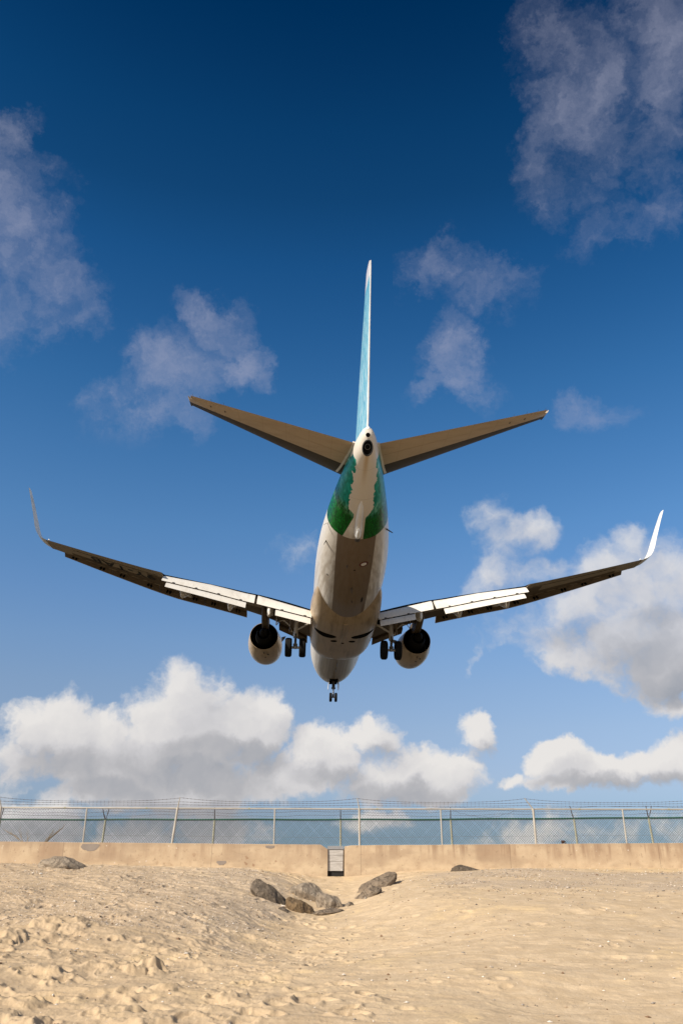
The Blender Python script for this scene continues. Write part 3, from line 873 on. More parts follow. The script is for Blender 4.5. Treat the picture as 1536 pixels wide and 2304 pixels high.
# ---- paints
def m_livery(g, b):
    p = g.coord('Object'); x, yf, z = g.sep(p)
    s = 20 - yf; zz = z + 3.3
    n = g.noise(p, 1.1, 4, .55, .5); n2 = g.noise(g.scale(p, (6, 1.2, 2.2)), 1.3, 5, .6, 1.2); fine = g.noise(g.scale(p, (14, 2.2, 5)), 1.6, 5, .65, 1.4)
    white = (.66, .61, .54)
    ax0 = x.abs()
    # belly grime streaks with underside shade painted in, and skin joints
    grime_shade = g.noise(g.scale(p, (5, .10, 5)), 1.0, 5, .55)
    c = g.mix(grime_shade.ss(.38, .62) * zz.ss(3.9, 2.2) * .62, white, (.33, .26, .185))
    c = g.mix(ax0.ss(1.35, .25) * s.ss(14.0, 12.5) * zz.lt(2.7) * (.45 + grime_shade * .4), c, (.17, .12, .07))  # shade under the nose painted in, broken up by the same streaks
    joint = ((s * .5 + .2)._b('FRACT', 0) - .5).abs().lt(.006)
    c = g.mix(joint * .35, c, (.3, .27, .23))
    # grey-painted keel panel under the rear cabin
    keelw = s.ss(23, 31) * .05 + .86
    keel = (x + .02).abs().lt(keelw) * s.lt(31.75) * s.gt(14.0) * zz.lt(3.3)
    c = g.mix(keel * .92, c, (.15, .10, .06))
    # green / turquoise tail
    edge = s + (n - .5) * .15
    front = edge - 31.75
    lowz = (zz - (2.55 + (s - 30.5) * .315))                          # height above the belly line
    ax = x.abs()
    strip = (ax - (.27 + (x.lt(0.0)) * ((33.3 - s) * .27).mx(0.0)))    # clean white keel strip
    strip2 = s.ss(33.3, 34.0) * .22 + (n - .5) * .9 * s.ss(33.0, 33.7) + (s.ss(35.5, 37.5)) * .02
    reg = front.gt(0.0) * (strip - strip2.mx(0.0)).gt(0.0)
    cone = s.gt(37.0) * 1.0
    leaf = g.mix(fine.ss(.38, .82), (.0, .028, .004), (.006, .33, .03))
    leaf = g.mix((fine * .5 + n2 * .5).ss(.58, .70) * .5, leaf, (.10, .30, .04))
    teal = g.mix(n2.ss(.35, .65), (.0, .17, .12), (.01, .34, .27))
    teal = g.mix(n2.ss(.58, .72) * .7, teal, (.35, .62, .55))
    blue = g.mix(n2.ss(.4, .62), (.02, .26, .46), (.22, .58, .72))
    col = g.mix((s + (n2 - .5) * 1.6 + (x * .25)).ss(33.3, 34.1), leaf, teal)
    col = g.mix((1 - (s - 33.75).abs() * 2.2).cl() * n2.ss(.42, .6) * .55, col, (.28, .50, .30))
    col = g.mix((zz + (n2 - .5) * 1.8).ss(4.9, 5.6) * s.ss(30.9, 32.5), col, blue)
    navy = s.ss(31.7, 31.2) * zz.gt(3.9); col = g.mix(navy, col, (.01, .05, .12))
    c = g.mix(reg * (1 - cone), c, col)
    soot = ax.ss(.16, .0) * s.ss(35.2, 37.3) * zz.lt(5.0)
    c = g.mix(soot * .65, c, (.42, .27, .11))
    return c
M['livery'] = new_mat('fuselage_paint', rough=.33, coat=.10, spec=.28, build=m_livery)

def paint(name, col, dirt=(.3, .25, .19), rough=.35, amt=.35, coat=.3, streak=(3, .25, 3), joints=False):
    def f(g, b):
        p = g.coord('Object'); n = g.noise(g.scale(p, streak), 1.2, 5, .6); m = g.noise(p, .7, 4, .5)
        c = g.mix(n.ss(.45, .75) * amt, col, dirt); c = g.mix(m.ss(.4, .7) * .12, c, dirt)
        if joints:
            x, y, z = g.sep(p); j = ((x * 1.05)._b('FRACT', 0) - .5).abs().lt(.008); c = g.mix(j * .5, c, dirt)
        return c
    return new_mat(name, rough=rough, coat=coat * .35, spec=.18, build=f)
M['white'] = paint('white_paint', (.80, .78, .74))
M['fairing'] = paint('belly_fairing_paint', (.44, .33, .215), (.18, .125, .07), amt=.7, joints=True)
M['wing_grey'] = paint('wing_grey_paint', (.34, .28, .205), (.17, .13, .08), .45, .5, 0, (.6, 3, 1), True)
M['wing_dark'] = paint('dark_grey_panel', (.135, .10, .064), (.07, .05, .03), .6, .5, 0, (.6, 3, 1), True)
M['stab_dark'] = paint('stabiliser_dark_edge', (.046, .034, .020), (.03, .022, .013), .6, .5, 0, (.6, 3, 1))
M['stab_lt'] = paint('stabiliser_grey', (.42, .335, .235), (.26, .19, .12), .5, .4, 0, (.4, 2, 1), True)
M['flap_paint'] = paint('flap_paint', (.72, .685, .63), (.42, .37, .30), .45, .3, 0, (3, 1, 1))
M['nacelle'] = paint('nacelle_paint', (.52, .39, .25), (.20, .13, .065), .3, .7, .4, (3, .5, 3))
M['metal'] = new_mat('bare_metal', (.62, .60, .57), .3, .9)
M['slat'] = paint('slat_metal', (.33, .28, .22), (.15, .115, .08), .4, .4, 0)
M['hot'] = new_mat('dark_exhaust_metal', (.006, .005, .0045), .75, 0)
M['black'] = new_mat('black_recess', (.005, .0045, .004), .95, spec=.05)
M['core'] = new_mat('shaded_core', (.010, .009, .008), .8, spec=.12)  # near-black colour stands for the shade deep inside the nozzle
M['tyre'] = new_mat('tyre_rubber', (.011, .0105, .0105), .85, spec=.15)
M['gear'] = new_mat('gear_white_metal', (.52, .49, .44), .35, .3)
M['geardark'] = new_mat('oily_gear_metal', (.10, .09, .08), .5, .5)
M['lens'] = new_mat('clear_lamp_lens', (.9, .9, .88), .08, 0, 1.0)
M['text'] = new_mat('black_lettering', (.004, .004, .004), .6)
M['red'] = new_mat('red_brown_marking', (.12, .03, .02), .5)

def m_fin(g, b):
    p = g.coord('Object'); x, yf, z = g.sep(p)
    st = g.noise(g.scale(p, (1, 2.6, .42)), 2.1, 6, .62, 1.3); st2 = g.noise(g.scale(p, (1, 5, .6)), 2.4, 5, .6, .8)
    c = g.mix(st.ss(.38, .62), (.05, .33, .47), (.24, .58, .68))
    c = g.mix(st2.ss(.46, .62) * .85, c, (.62, .80, .83))
    c = g.mix((z + (st - .5) * 1.5).ss(6.8, 9.0) * .4, c, (.04, .34, .52))
    return g.mix(z.gt(9.25), c, (.72, .70, .72))
M['fin'] = new_mat('fin_paint', rough=.35, coat=.5, build=m_fin)

# ---- fuselage
FUS = [  # s, bottom, top, half width
    (0, 2.40, 2.50, .05), (.15, 2.12, 2.86, .38), (.5, 1.80, 3.2, .75), (1.2, 1.48, 3.75, 1.12), (2.2, 1.27, 4.5, 1.46), (3.3, 1.18, 5.0, 1.68),
    (4.6, 1.17, 5.26, 1.82), (6.2, 1.22, 5.31, 1.88), (9, 1.28, 5.31, 1.88), (23.5, 1.28, 5.31, 1.88), (25.5, 1.38, 5.31, 1.87), (27.5, 1.74, 5.32, 1.82), (29.5, 2.27, 5.36, 1.70),
    (31.5, 2.88, 5.42, 1.47), (33.5, 3.47, 5.50, 1.17), (35.5, 4.03, 5.56, .83), (37.0, 4.38, 5.60, .55), (37.55, 4.50, 5.62, .43), (37.75, 4.62, 5.62, .37), (37.95, 4.86, 5.60, .29), (38.06, 5.05, 5.56, .20), (38.1, 5.15, 5.5, .12)]
def fsec(s, n=72):
    zb, zt, w = (ips(s, FUS, k) for k in (1, 2, 3)); zc = zb + (zt - zb) * .50
    out = []
    for k in range(n):
        a = 2 * math.pi * k / n; cy, cz = math.cos(a), math.sin(a)
        out.append(B(s, w * cy, zc + (zt - zc) * cz if cz > 0 else zc + (zc - zb) * cz))
    return out
def belly_z(s, y):
    zb, zt, w = (ips(s, FUS, k) for k in (1, 2, 3)); zc = zb + (zt - zb) * .5
    return zc - (zc - zb) * math.sqrt(max(0, 1 - (y / w) ** 2))
ss = sorted(set(list(np.linspace(0, 1.2, 10)) + list(np.linspace(1.2, 7, 16)) + list(np.linspace(7, 23, 17)) + list(np.linspace(23, 38.0, 60)) + [38.06, 38.1]))
mb = MB(); mb.loft([fsec(float(s)) for s in ss])
fus = mb.build('fuselage', M['livery'], plane, smooth=60)

# APU exhaust in the tail cone
mb = MB()
tip = B(37.80, 0, 4.745); ax = Vector((0, -.90, -.43))
mb.lathe([(-.35, .21), (.08, .225), (.19, .225), (.21, .20), (.17, .185), (-.25, .16)], tip, ax, 32, squash=lambda t, a, c: (a * .98, c * 1.5))
ap = mb.build('exhaust_pipe', M['hot'], fus)
mb = MB(); mb.lathe([(0, .001), (0, .19)], tip + ax * .15, ax, 24, squash=lambda t, a, c: (a * .98, c * 1.5)); mb.build('exhaust_bore', M['black'], ap)
mb = MB(); mb.lathe([(.1, .13), (.17, .125), (.175, .10), (.12, .08)], tip + ax * -.0 + Vector((0, 0, .05)), ax, 20); mb.build('inner_pipe', M['geardark'], ap)
mb = MB(); mb.lathe([(-.10, .125), (.10, .115), (.105, .095), (-.03, .085)], B(38.04, 0, 5.20), (0, -1, -.35), 20); ai = mb.build('vent', M['white'], fus)
mb = MB(); mb.lathe([(0, .001), (0, .10)], B(38.135, 0, 5.165), (0, -1, -.35), 18); mb.build('vent_bore', M['black'], ai)
mb = MB(); mb.lathe([(-.1, .12), (.02, .11), (.08, .07), (.10, .001)], B(38.02, 0, 5.50), (0, -1, .15), 18); mb.build('tail_light', M['lens'], fus)

# tail skid
mb = MB()
def ring(s, y0, w, zt, zb, n=12):
    return [B(s, y0 + w * math.cos(a), (zt + zb) / 2 + (zt - zb) / 2 * math.sin(a)) for a in [2 * math.pi * k / n for k in range(n)]]
sk = [(34.5, .02, 3.9, 3.70), (34.1, .12, 3.8, 3.50), (33.3, .17, 3.6, 3.22), (32.6, .18, 3.45, 2.98), (32.25, .17, 3.3, 2.84), (32.05, .13, 3.2, 2.84), (31.95, .05, 3.1, 2.95)]
mb.loft([ring(s, 0, w, a, b) for s, w, a, b in sk]); skd = mb.build('tail_skid', M['white'], fus)
mb = MB(); mb.loft([ring(s, 0, w, a, b) for s, w, a, b in [(33.0, .05, 3.02, 2.94), (32.75, .10, 3.05, 2.84), (32.45, .11, 3.0, 2.76), (32.25, .09, 2.95, 2.76), (32.15, .03, 2.9, 2.82)]]); mb.build('skid_shoe', M['lens'], skd)
mb = MB(); mb.loft([ring(s, 0, w, a, b) for s, w, a, b in [(32.3, .10, 2.84, 2.76), (32.0, .12, 2.86, 2.74), (31.85, .10, 2.9, 2.78)]]); mb.build('skid_pad', M['geardark'], skd)

# blade antennas, drain masts and small hatches under the belly
def blade(s, y, h, c, name='antenna', mat='geardark', out=0.0):
    z = belly_z(s, y); mb = MB()
    rs = []
    for t in (0, .5, 1):
        cc = c * (1 - .5 * t); ds = h * .45 * t; th = .02 * (1 - .5 * t) + .004
        rs.append([B(s + ds - cc / 2, y + out * t, z - h * t + .03), B(s + ds, y + th + out * t, z - h * t + .03), B(s + ds + cc / 2, y + out * t, z - h * t + .03), B(s + ds, y - th + out * t, z - h * t + .03)])
    mb.loft(rs); mb.build(name, M[mat], fus, smooth=0)
blade(27.6, 0, .30, .30); blade(10.5, 0, .3, .3); blade(29.6, -.35, .16, .14, 'drain_mast'); blade(8.3, 0, .25, .25)
blade(30.4, -1.42, .24, .18, 'drain_mast', out=-.10); blade(26.2, .1, .12, .1); blade(30.3, .72, .07, .07, 'drain_mast')
blade(31.3, 1.40, .22, .22, 'antenna', out=.30); blade(31.6, -1.38, .16, .1, 'antenna', 'white', out=-.22)
def patch(s, y, ls, ly, mat, name, par, off=.008, zf=belly_z, n=14, rot=0):
    """a thin oval plate that follows the skin"""
    mb = MB(); vs = []; fs = []; K = 9; N = n * 2
    for r in range(K + 1):
        for k in range(N):
            a = 2 * math.pi * k / N; f = r / K; u = math.cos(a) * ly * f; v = math.sin(a) * ls * f
            yy = y + u * math.cos(rot) - v * math.sin(rot); s2 = s + u * math.sin(rot) + v * math.cos(rot)
            vs.append(B(s2, yy, zf(s2, yy) - (off if r < K else -.03)))
    for r in range(K):
        for k in range(N): fs.append((r * N + k, r * N + (k + 1) % N, (r + 1) * N + (k + 1) % N, (r + 1) * N + k))
    mb.add(vs, fs); o = mb.build(name, M[mat], par, smooth=60)
    bm = bmesh.new(); bm.from_mesh(o.data); bmesh.ops.remove_doubles(bm, verts=bm.verts, dist=1e-5); bm.to_mesh(o.data); bm.free()
    return o
e1 = patch(29.75, .46, .22, .24, 'red', 'service_hatch', fus, .010); patch(29.75, .46, .13, .15, 'white', 'hatch_plate', e1, .014)
patch(26.2, .62, .34, .06, 'hot', 'hatch_mark', fus, .006); patch(29.3, .04, .06, .05, 'hot', 'drain_port', fus, .006)
patch(28.0, -1.25, .05, .05, 'hot', 'drain_port', fus, .006)

# ---- wing-to-body fairing
WBF = [(11.6, 1.36, 1.45), (12.2, 1.18, 1.66), (13.2, 1.03, 1.88), (14.6, .98, 2.02), (18, .98, 2.05), (21.0, 1.0, 2.03), (22.4, 1.08, 1.99), (23.4, 1.24, 1.93), (24.2, 1.48, 1.87), (25.0, 1.86, 1.76), (25.6, 2.25, 1.64)]
def wbz(s, y):
    zb = ips(s, WBF, 1); w = ips(s, WBF, 2); ztop = 2.55; e = 2.6
    return ztop - (ztop - zb) * max(0, 1 - abs(y / w) ** e) ** (1 / e)
mb = MB(); rings = []
for s in np.linspace(11.6, 25.6, 50):
    s = float(s); zb = ips(s, WBF, 1); w = ips(s, WBF, 2); zt = 2.55; r = []
    for k in range(44):
        a = math.pi * k / 43; cy = math.cos(a); sz = math.sin(a); e = 2 / 2.6
        r.append(B(s, w * math.copysign(abs(cy) ** e, cy), zt - (zt - zb) * abs(sz) ** e))
    rings.append(r)
mb.loft(rings)
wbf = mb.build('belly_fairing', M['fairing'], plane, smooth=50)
for sd in (-1, 1):
    patch(19.85, sd * 1.10, .52, .72, 'black', 'wheel_well', wbf, .012, wbz, 22)
    patch(18.75, sd * .55, .28, .20, 'black', 'vent', wbf, .010, wbz, 12, rot=.5 * sd)
mb = MB(); mb.loft([[B(s, y, wbz(s, y) + dz) for y, dz in ((-.13, .02), (-.10, -.035), (.10, -.035), (.13, .02))] for s in np.linspace(18.6, 22.6, 12)]); mb.build('keel_strip', M['fairing'], wbf, smooth=20)
patch(18.45, 0, .16, .09, 'black', 'drain_port', wbf, .04, wbz)

# ---- wings
def TE(y): y = abs(y); return 21.4 if y < 5.8 else 21.4 + (y - 5.8) * .218
def LE(y): y = abs(y); return 16.5 + (y - 5.8) * .52 if y > 5.0 else 16.084 - (5.0 - y) * .72
ZT = [(0, 1.67), (1.9, 2.22), (3.57, 2.70), (5.2, 3.09), (7.9, 3.52), (10.6, 3.87), (13.5, 4.42), (16.9, 5.14)]
def zte(y): return ips(abs(y), ZT, 1)
def inc(y): return .10 - .10 * abs(y) / 17      # leading edge slightly higher than the trailing edge
def tc(y): return .135 - .045 * min(1, abs(y) / 12)
def naca(x, t): return 5 * t * (.2969 * math.sqrt(max(x, 0)) - .126 * x - .3516 * x * x + .2843 * x ** 3 - .1036 * x ** 4)
def wing_pt(y, x, side, up):
    """x = chord fraction of the full chord; up: +1 upper skin, -1 lower skin"""
    le, te = LE(y), TE(y); c = te - le; ay = abs(y)
    zc = zte(y) + inc(y) * (1 - x) * c * .35 + .02 * c * math.sin(math.pi * min(x, 1))
    z = zc + up * naca(x, tc(y)) * c * (1.05 if up > 0 else .92)
    return B(le + x * c, side * ay, z)
def low_z(y, s):
    c = TE(y) - LE(y); x = (s - LE(y)) / c; p = wing_pt(y, min(max(x, 0), 1), 1, -1); return p.z + 3.3
XU = [1 - (1 - math.cos(math.pi * k / 16)) / 2 for k in range(17)]      # trailing edge -> leading edge
def wsec(y, side, cutu=1.0, cutl=1.0):
    r = []
    for x in XU[:-1]: r.append(wing_pt(y, x * cutu, side, 1))
    for x in XU[::-1]: r.append(wing_pt(y, x * cutl, side, -1))
    # cove between lower cut and upper cut
    a, b = r[-1], r[0]
    r.append(a.lerp(b, .45) + Vector((0, .25 if cutl < .99 else 0, 0)))
    return r

FLAPS = {  # (y, hinge z, split z, trailing z) hinge s = TE-.9, split s = TE+.05, trailing s = TE+.55
    'in': [(1.95, 2.36, 1.72, 1.24), (5.15, 3.22, 2.44, 1.95)],
    'out': [(5.30, 3.23, 2.47, 2.00), (7.9, 3.66, 2.96, 2.49), (10.55, 3.92, 3.37, 2.97)]}

def airfoil_between(p_le, p_te, thick, y_side, n=10, camber=.06):
    """closed profile between two points in the s-z plane at fixed y"""
    s0, z0 = p_le; s1, z1 = p_te; c = math.hypot(s1 - s0, z1 - z0); ts, tz = (s1 - s0) / c, (z1 - z0) / c; ns, nz = -tz, ts
    out = []
    xs = [1 - (1 - math.cos(math.pi * k / n)) / 2 for k in range(n + 1)]
    for x in xs[:-1]: h = (naca(x, thick) + camber * 4 * x * (1 - x)) * c; out.append(B(s0 + ts * x * c + ns * h, y_side, z0 + tz * x * c + nz * h))
    for x in xs[::-1][:-1]: h = (-naca(x, thick) * .8 + camber * 4 * x * (1 - x)) * c; out.append(B(s0 + ts * x * c + ns * h, y_side, z0 + tz * x * c + nz * h))
    return out

def make_wing(side):
    mb = MB()
    st = []
    for y in [0.6, 1.9, 2.8, 3.6, 4.4, 5.0, 5.8, 6.8, 7.9, 9.2, 10.6]: st.append((y, 1))
    for y in [10.62, 11.6, 13, 14.5, 15.8, 16.6, 16.95]: st.append((y, 0))
    rings = []
    for y, fl in st:
        c = TE(y) - LE(y)
        rings.append(wsec(y, side, 1 - .97 / c if fl else 1.0, 1 - 1.75 / c if fl else 1.0))
    nU = 16
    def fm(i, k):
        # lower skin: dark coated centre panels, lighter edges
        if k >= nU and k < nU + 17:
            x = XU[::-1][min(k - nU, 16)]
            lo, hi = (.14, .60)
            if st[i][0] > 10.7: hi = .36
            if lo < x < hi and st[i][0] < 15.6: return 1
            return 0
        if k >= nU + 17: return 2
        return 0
    mb.loft(rings, True, False, fmat=fm)
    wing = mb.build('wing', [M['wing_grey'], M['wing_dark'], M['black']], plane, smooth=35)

    # blended winglet: curve up from the tip
    mb = MB(); rings = []
    W = [  # y, z, LE s, TE s, cant (thickness direction angle)
        (16.95, 5.14, 22.35, 23.83, 0), (17.15, 5.20, 22.55, 23.92, 14), (17.33, 5.33, 22.80, 24.02, 35), (17.45, 5.55, 23.05, 24.15, 58), (17.52, 5.80, 23.25, 24.27, 72), (17.58, 6.2, 23.55, 24.45, 78), (17.72, 7.0, 24.15, 24.85, 79), (17.84, 7.62, 24.68, 25.18, 79), (17.85, 7.68, 24.85, 25.2, 79)]
    for q_ in np.linspace(0, len(W) - 1, 30):
        y, z, l, t, cant = (float(np.interp(q_, range(len(W)), [w_[k_] for w_ in W])) for k_ in range(5))
        c = t - l; r = []; q = R(cant)
        for x in XU[:-1]: h = naca(x, .10) * c * 1.05; r.append(B(l + x * c, side * (y - math.sin(q) * h), z + .02 + math.cos(q) * h))
        for x in XU[::-1]: h = -naca(x, .09) * c * .92; r.append(B(l + x * c, side * (y - math.sin(q) * h), z + .02 + math.cos(q) * h))
        rings.append(r)
    mb.loft(rings); mb.build('winglet', M['white'], wing, smooth=50)
    # wing tip lamp
    mb = MB(); mb.lathe([(-.08, .001), (-.05, .035), (0, .05), (.05, .03), (.06, .001)], B(TE(16.8) + .02, side * 16.75, zte(16.75) + .03), (0, -1, 0), 12); mb.build('position_light', M['lens'], wing)

    # flaps
    for key in ('in', 'out'):
        T = FLAPS[key]; y0, y1 = T[0][0], T[-1][0]
        def prof(y): return tuple(float(np.interp(y, [t[0] for t in T], [t[k] for t in T])) for k in (1, 2, 3))
        ys = np.linspace(y0, y1, 9)
        mb = MB(); rings = []
        for y in ys:
            y = float(y); zh, zs, zt = prof(y); t = TE(y)
            rings.append(airfoil_between((t - 1.02, zh - .02), (t + .05, zs + .02), .15, side * y, camber=.035))
        mb.loft(rings); f1 = mb.build('flap', M['flap_paint'], wing, smooth=35)
        # aft flap: its span is a little shorter
        a0, a1 = (y0 + .05, y0 + 2.08) if key == 'in' else (5.75, 10.25)
        mb = MB(); rings = []
        for y in np.linspace(a0, a1, 9):
            y = float(y); zh, zs, zt = prof(y); t = TE(y)
            rings.append(airfoil_between((t + .02, zs - .05), (t + .57, zt - .02), .13, side * y, camber=.03))
        mb.loft(rings); f2 = mb.build('aft_flap', M['flap_paint'], f1, smooth=35)
        # hinge brackets peeping through the slot
        for y in np.linspace(a0 + .35, a1 - .35, 2 if key == 'in' else 4):
            y = float(y); zh, zs, zt = prof(y); t = TE(y); mb = MB(); mb.box(B(t + .03, side * y, zs + .02), (.15, .12, .07), Matrix.Rotation(R(38), 3, 'X'))
            mb.build('hinge', M['geardark'], f1, smooth=0)
    # fixed structure between the flaps over the engine jet pipe
    # flap track fairings
    for (y, big) in ((4.42, .85), (6.72, .95), (9.42, .85)):
        t = TE(y); zl = low_z(y, t - 2.4); mb = MB(); rings = []
        zf = float(np.interp(y, [1.95, 5.15, 7.9, 10.55], [1.24, 1.97, 2.49, 2.97]))
        zb = zf - (.20 * big if y > 5 else -.03)
        for (s, zt, zbm, w) in ((t - 4.3, zl + .12, zl + .02, .05), (t - 3.7, zl + .12, zl - .14, .13), (t - 2.9, zl + .15, zl - .34 * big, .15), (t - 2.0, zl + .15, zl - .58 * big, .17), (t - 1.2, zl + .1, (zl - .75 * big + zb) / 2, .17), (t - .65, zl, zb + .02, .15), (t - .45, zl - .1, zb + .0, .14), (t - .30, zl - .2, zb + .12, .13), (t + .10, zf + .25, zf + .02, .05)):
            r = []
            for k in range(16):
                a = 2 * math.pi * k / 16; cz = math.sin(a); cyy = math.cos(a)
                r.append(B(s, side * y + w * math.copysign(abs(cyy) ** .75, cyy), (zt + zbm) / 2 + (zt - zbm) / 2 * math.copysign(abs(cz) ** .85, cz)))
            rings.append(r)
        mb.loft(rings); mb.build('flap_track_fairing', M['flap_paint'], wing, smooth=45)

    # leading edge slats, drooped forward
    for (ya, yb) in ((6.05, 8.60), (8.612, 11.20), (11.212, 13.80), (13.812, 16.35)):
        mb = MB(); rings = []
        for y in np.linspace(ya, yb, 6):
            y = float(y); c = TE(y) - LE(y); zc = zte(y) + inc(y) * c * .35; l = LE(y)
            k = min(1, c / 3.6)
            r = [(l - .46 * k, zc - .40 * k), (l - .50 * k, zc - .32 * k), (l - .44 * k, zc - .20 * k), (l - .22 * k, zc - .04 * k), (l + .10 * k, zc + .10 * k), (l + .30 * k, zc + .17 * k), (l + .10 * k, zc + .06 * k), (l - .12 * k, zc - .12 * k), (l - .26 * k, zc - .30 * k), (l - .33 * k, zc - .40 * k), (l - .38 * k, zc - .44 * k)]
            rings.append([B(s, side * y, z) for s, z in r])
        mb.loft(rings, fmat=lambda i, k: 1 if k in (6, 7, 8) else 0); sl = mb.build('slat', [M['slat'], M['wing_dark']], wing, smooth=40)
        for y in (ya + .45, ya + .62, yb - .62, yb - .45):
            c = TE(y) - LE(y); zc = zte(y) + inc(y) * c * .35; l = LE(y); k = min(1, c / 3.6); mb = MB()
            mb.box(B(l - .05, side * y, zc - .22 * k), (.06, .55 * k, .12), Matrix.Rotation(R(28), 3, 'X'))
            mb.build('slat_track', M['black'], sl, smooth=0)
    # inboard krueger flap
    mb = MB(); rings = []
    for y in np.linspace(2.15, 4.0, 5):
        y = float(y); l = LE(y); z = zte(y) + .1
        rings.append([B(l - .28, side * y, z - .48), B(l - .32, side * y, z - .40), B(l - .22, side * y, z - .26), B(l + .25, side * y, z - .02), B(l + .45, side * y, z - .34), B(l + .0, side * y, z - .42)])
    mb.loft(rings); mb.build('krueger_flap', M['wing_dark'], wing, smooth=30)
    # aileron gap and lower access panels
    for y in np.arange(6.6, 15.9, .62):
        y = float(y); s = LE(y) + .10 * (TE(y) - LE(y)) + .06; mb = MB(); mb.box(B(s, side * y, low_z(y, s) - .004), (.30, .12, .014), Matrix.Rotation(R(-7 * side), 3, 'Y'))
        mb.build('access_panel', M['wing_dark'], wing, smooth=0)
    mb = MB(); rings = []
    for y in np.linspace(11.0, 15.6, 12):
        y = float(y); s = TE(y) - .52 * (TE(y) - LE(y)) * .5; z = low_z(y, s); rings.append([B(s - .018, side * y, z - .008), B(s + .018, side * y, z - .008), B(s + .018, side * y, z + .02), B(s - .018, side * y, z + .02)])
    mb.loft(rings); mb.build('aileron_gap', M['black'], wing, smooth=0)
    return wing

wings = {sd: make_wing(sd) for sd in (-1, 1)}

# registration under the left wing
def registration():
    cu = bpy.data.curves.new('registration', 'FONT'); cu.body = '9Y-TAB'; cu.size = 1.0; cu.offset = .022; cu.space_character = 1.1
    o = bpy.data.objects.new('tmp_text', cu); COL.objects.link(o); dg = bpy.context.evaluated_depsgraph_get()
    me = bpy.data.meshes.new_from_object(o.evaluated_get(dg)); COL.objects.unlink(o); bpy.data.objects.remove(o)
    bm = bmesh.new(); bm.from_mesh(me)
    bmesh.ops.subdivide_edges(bm, edges=bm.edges, cuts=2, use_grid_fill=False)
    xs = [v.co.x for v in bm.verts]; x0, x1 = min(xs), max(xs)
    for v in bm.verts:
        u = (v.co.x - x0) / (x1 - x0); y = 11.2 + u * 3.5
        smid = LE(y) + .52 * (TE(y) - LE(y)) + .36; s = smid - v.co.y * 1.12
        v.co = B(s, -y, low_z(y, s) - .015)
    bm.to_mesh(me); bm.free(); me.materials.clear(); me.materials.append(M['text'])
    r = bpy.data.objects.new('registration', me); link(r, wings[-1])
registration()

# ---- tailplane
def make_stab(side):
    def sec(t):      # t: 0 root .. 1 tip
        y = .25 + t * 6.91
        u = (y - .9) / (7.2 - .9)
        l = 33.35 + u * 4.5; te = 37.35 + u * 1.98; zl = 5.55 + u * .83; zt = 5.30 + u * .74
        return y, l, te, zl, zt
    def pt(t, x, up, drop=0.0):
        y, l, te, zl, zt = sec(t); c = te - l
        return B(l + x * c, side * y, zl + (zt - zl) * x + up * naca(x, .10) * c * .9 - drop)
    H = .70
    mb = MB(); rings = []
    xs = [1 - (1 - math.cos(math.pi * k / 14)) / 2 for k in range(15)]
    for t in np.linspace(0, 1, 12):
        t = float(t)
        rings.append([pt(t, x * H, 1) for x in xs[:-1]] + [pt(t, x * H, -1) for x in xs[::-1]])
    # rounded tip
    y, l, te, zl, zt = sec(1)
    rings.append([Vector(((p.x + side * .05), p.y - .04 * (1 - 0), (p.z + (zl + (zt - zl) * .4 - 3.3)) / 2)) for p in rings[-1]])
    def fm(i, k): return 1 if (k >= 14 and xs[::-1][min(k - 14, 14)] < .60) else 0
    mb.loft(rings, fmat=fm)
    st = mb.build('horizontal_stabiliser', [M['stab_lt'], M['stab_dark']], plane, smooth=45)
    mb = MB(); rings = []
    for t in np.linspace(.03, .985, 12):
        t = float(t); r = []
        hx = [H + .013 + (1 - H - .013) * k / 5 for k in range(6)]
        for x in hx[::-1]: r.append(pt(t, x, 1, .01))
        for x in hx: r.append(pt(t, x, -1, .01))
        rings.append(r)
    mb.loft(rings); el = mb.build('elevator', M['stab_lt'], st, smooth=45)
    for t in (.80, .87, .93, .97):
        p = pt(t, 1.0, 0); mb = MB(); mb.tube([p, p + Vector((side * .01, -.16, .0))], .006, 4); mb.build('static_wick', M['geardark'], el, smooth=0)
    for k, (t, x) in enumerate(((.88, .74), (.80, .73))):
        p = pt(t, x, -1); mb = MB(); mb.box(p + Vector((0, 0, -.004)), (.05, .26, .014)); mb.build('hinge', M['geardark'], el, smooth=0)
    # seal plate where it meets the body
    mb = MB(); rings = []
    for x in np.linspace(.0, 1, 10):
        x = float(x); p = pt(.128 - .098 * x, x, -1); q = pt(.142 - .098 * x, x, -1); rings.append([p + Vector((0, 0, -.015)), q + Vector((0, 0, -.015)), q + Vector((0, 0, .05)), p + Vector((0, 0, .05))])
    mb.loft(rings); mb.build('root_seal', M['flap_paint'], st, smooth=0)
for sd in (-1, 1): make_stab(sd)

# ---- fin and rudder
def fin_sec(z):
    u = (z - 5.3) / (13.5 - 5.3); l = 31.6 + u * 5.50; te = 38.05 + u * .95
    if z < 7.0: l -= (7.0 - z) ** 1.8 * .85
    return l, te
def fin_ring(z, x0, x1, n=12, t=.10):
    l, te = fin_sec(z); c = te - l; xs = [x0 + (x1 - x0) * (1 - math.cos(math.pi * k / n)) / 2 for k in range(n + 1)] if x0 > 0 else [x1 * (1 - math.cos(math.pi / 2 * k / n)) for k in range(n + 1)]
    th = t if z > 7 else t * (1 - .15 * (7 - z) / 1.7)
    def hw(x): return naca(x, th) * min(c, 6.3)
    return [B(l + x * c, hw(x) + (.012 if x1 >= 1 else 0), z) for x in xs[::-1]] + [B(l + x * c, -hw(x) - (.012 if x1 >= 1 else 0), z) for x in (xs[1:] if x0 == 0 else xs)]
mb = MB(); zs = list(np.linspace(5.2, 13.42, 24)); rings = [fin_ring(float(z), 0, .72) for z in zs]
last = fin_ring(13.52, 0.02 - .02, .72, t=.05); rings.append(last)
mb.loft(rings); fin = mb.build('vertical_fin', M['fin'], plane, smooth=45)
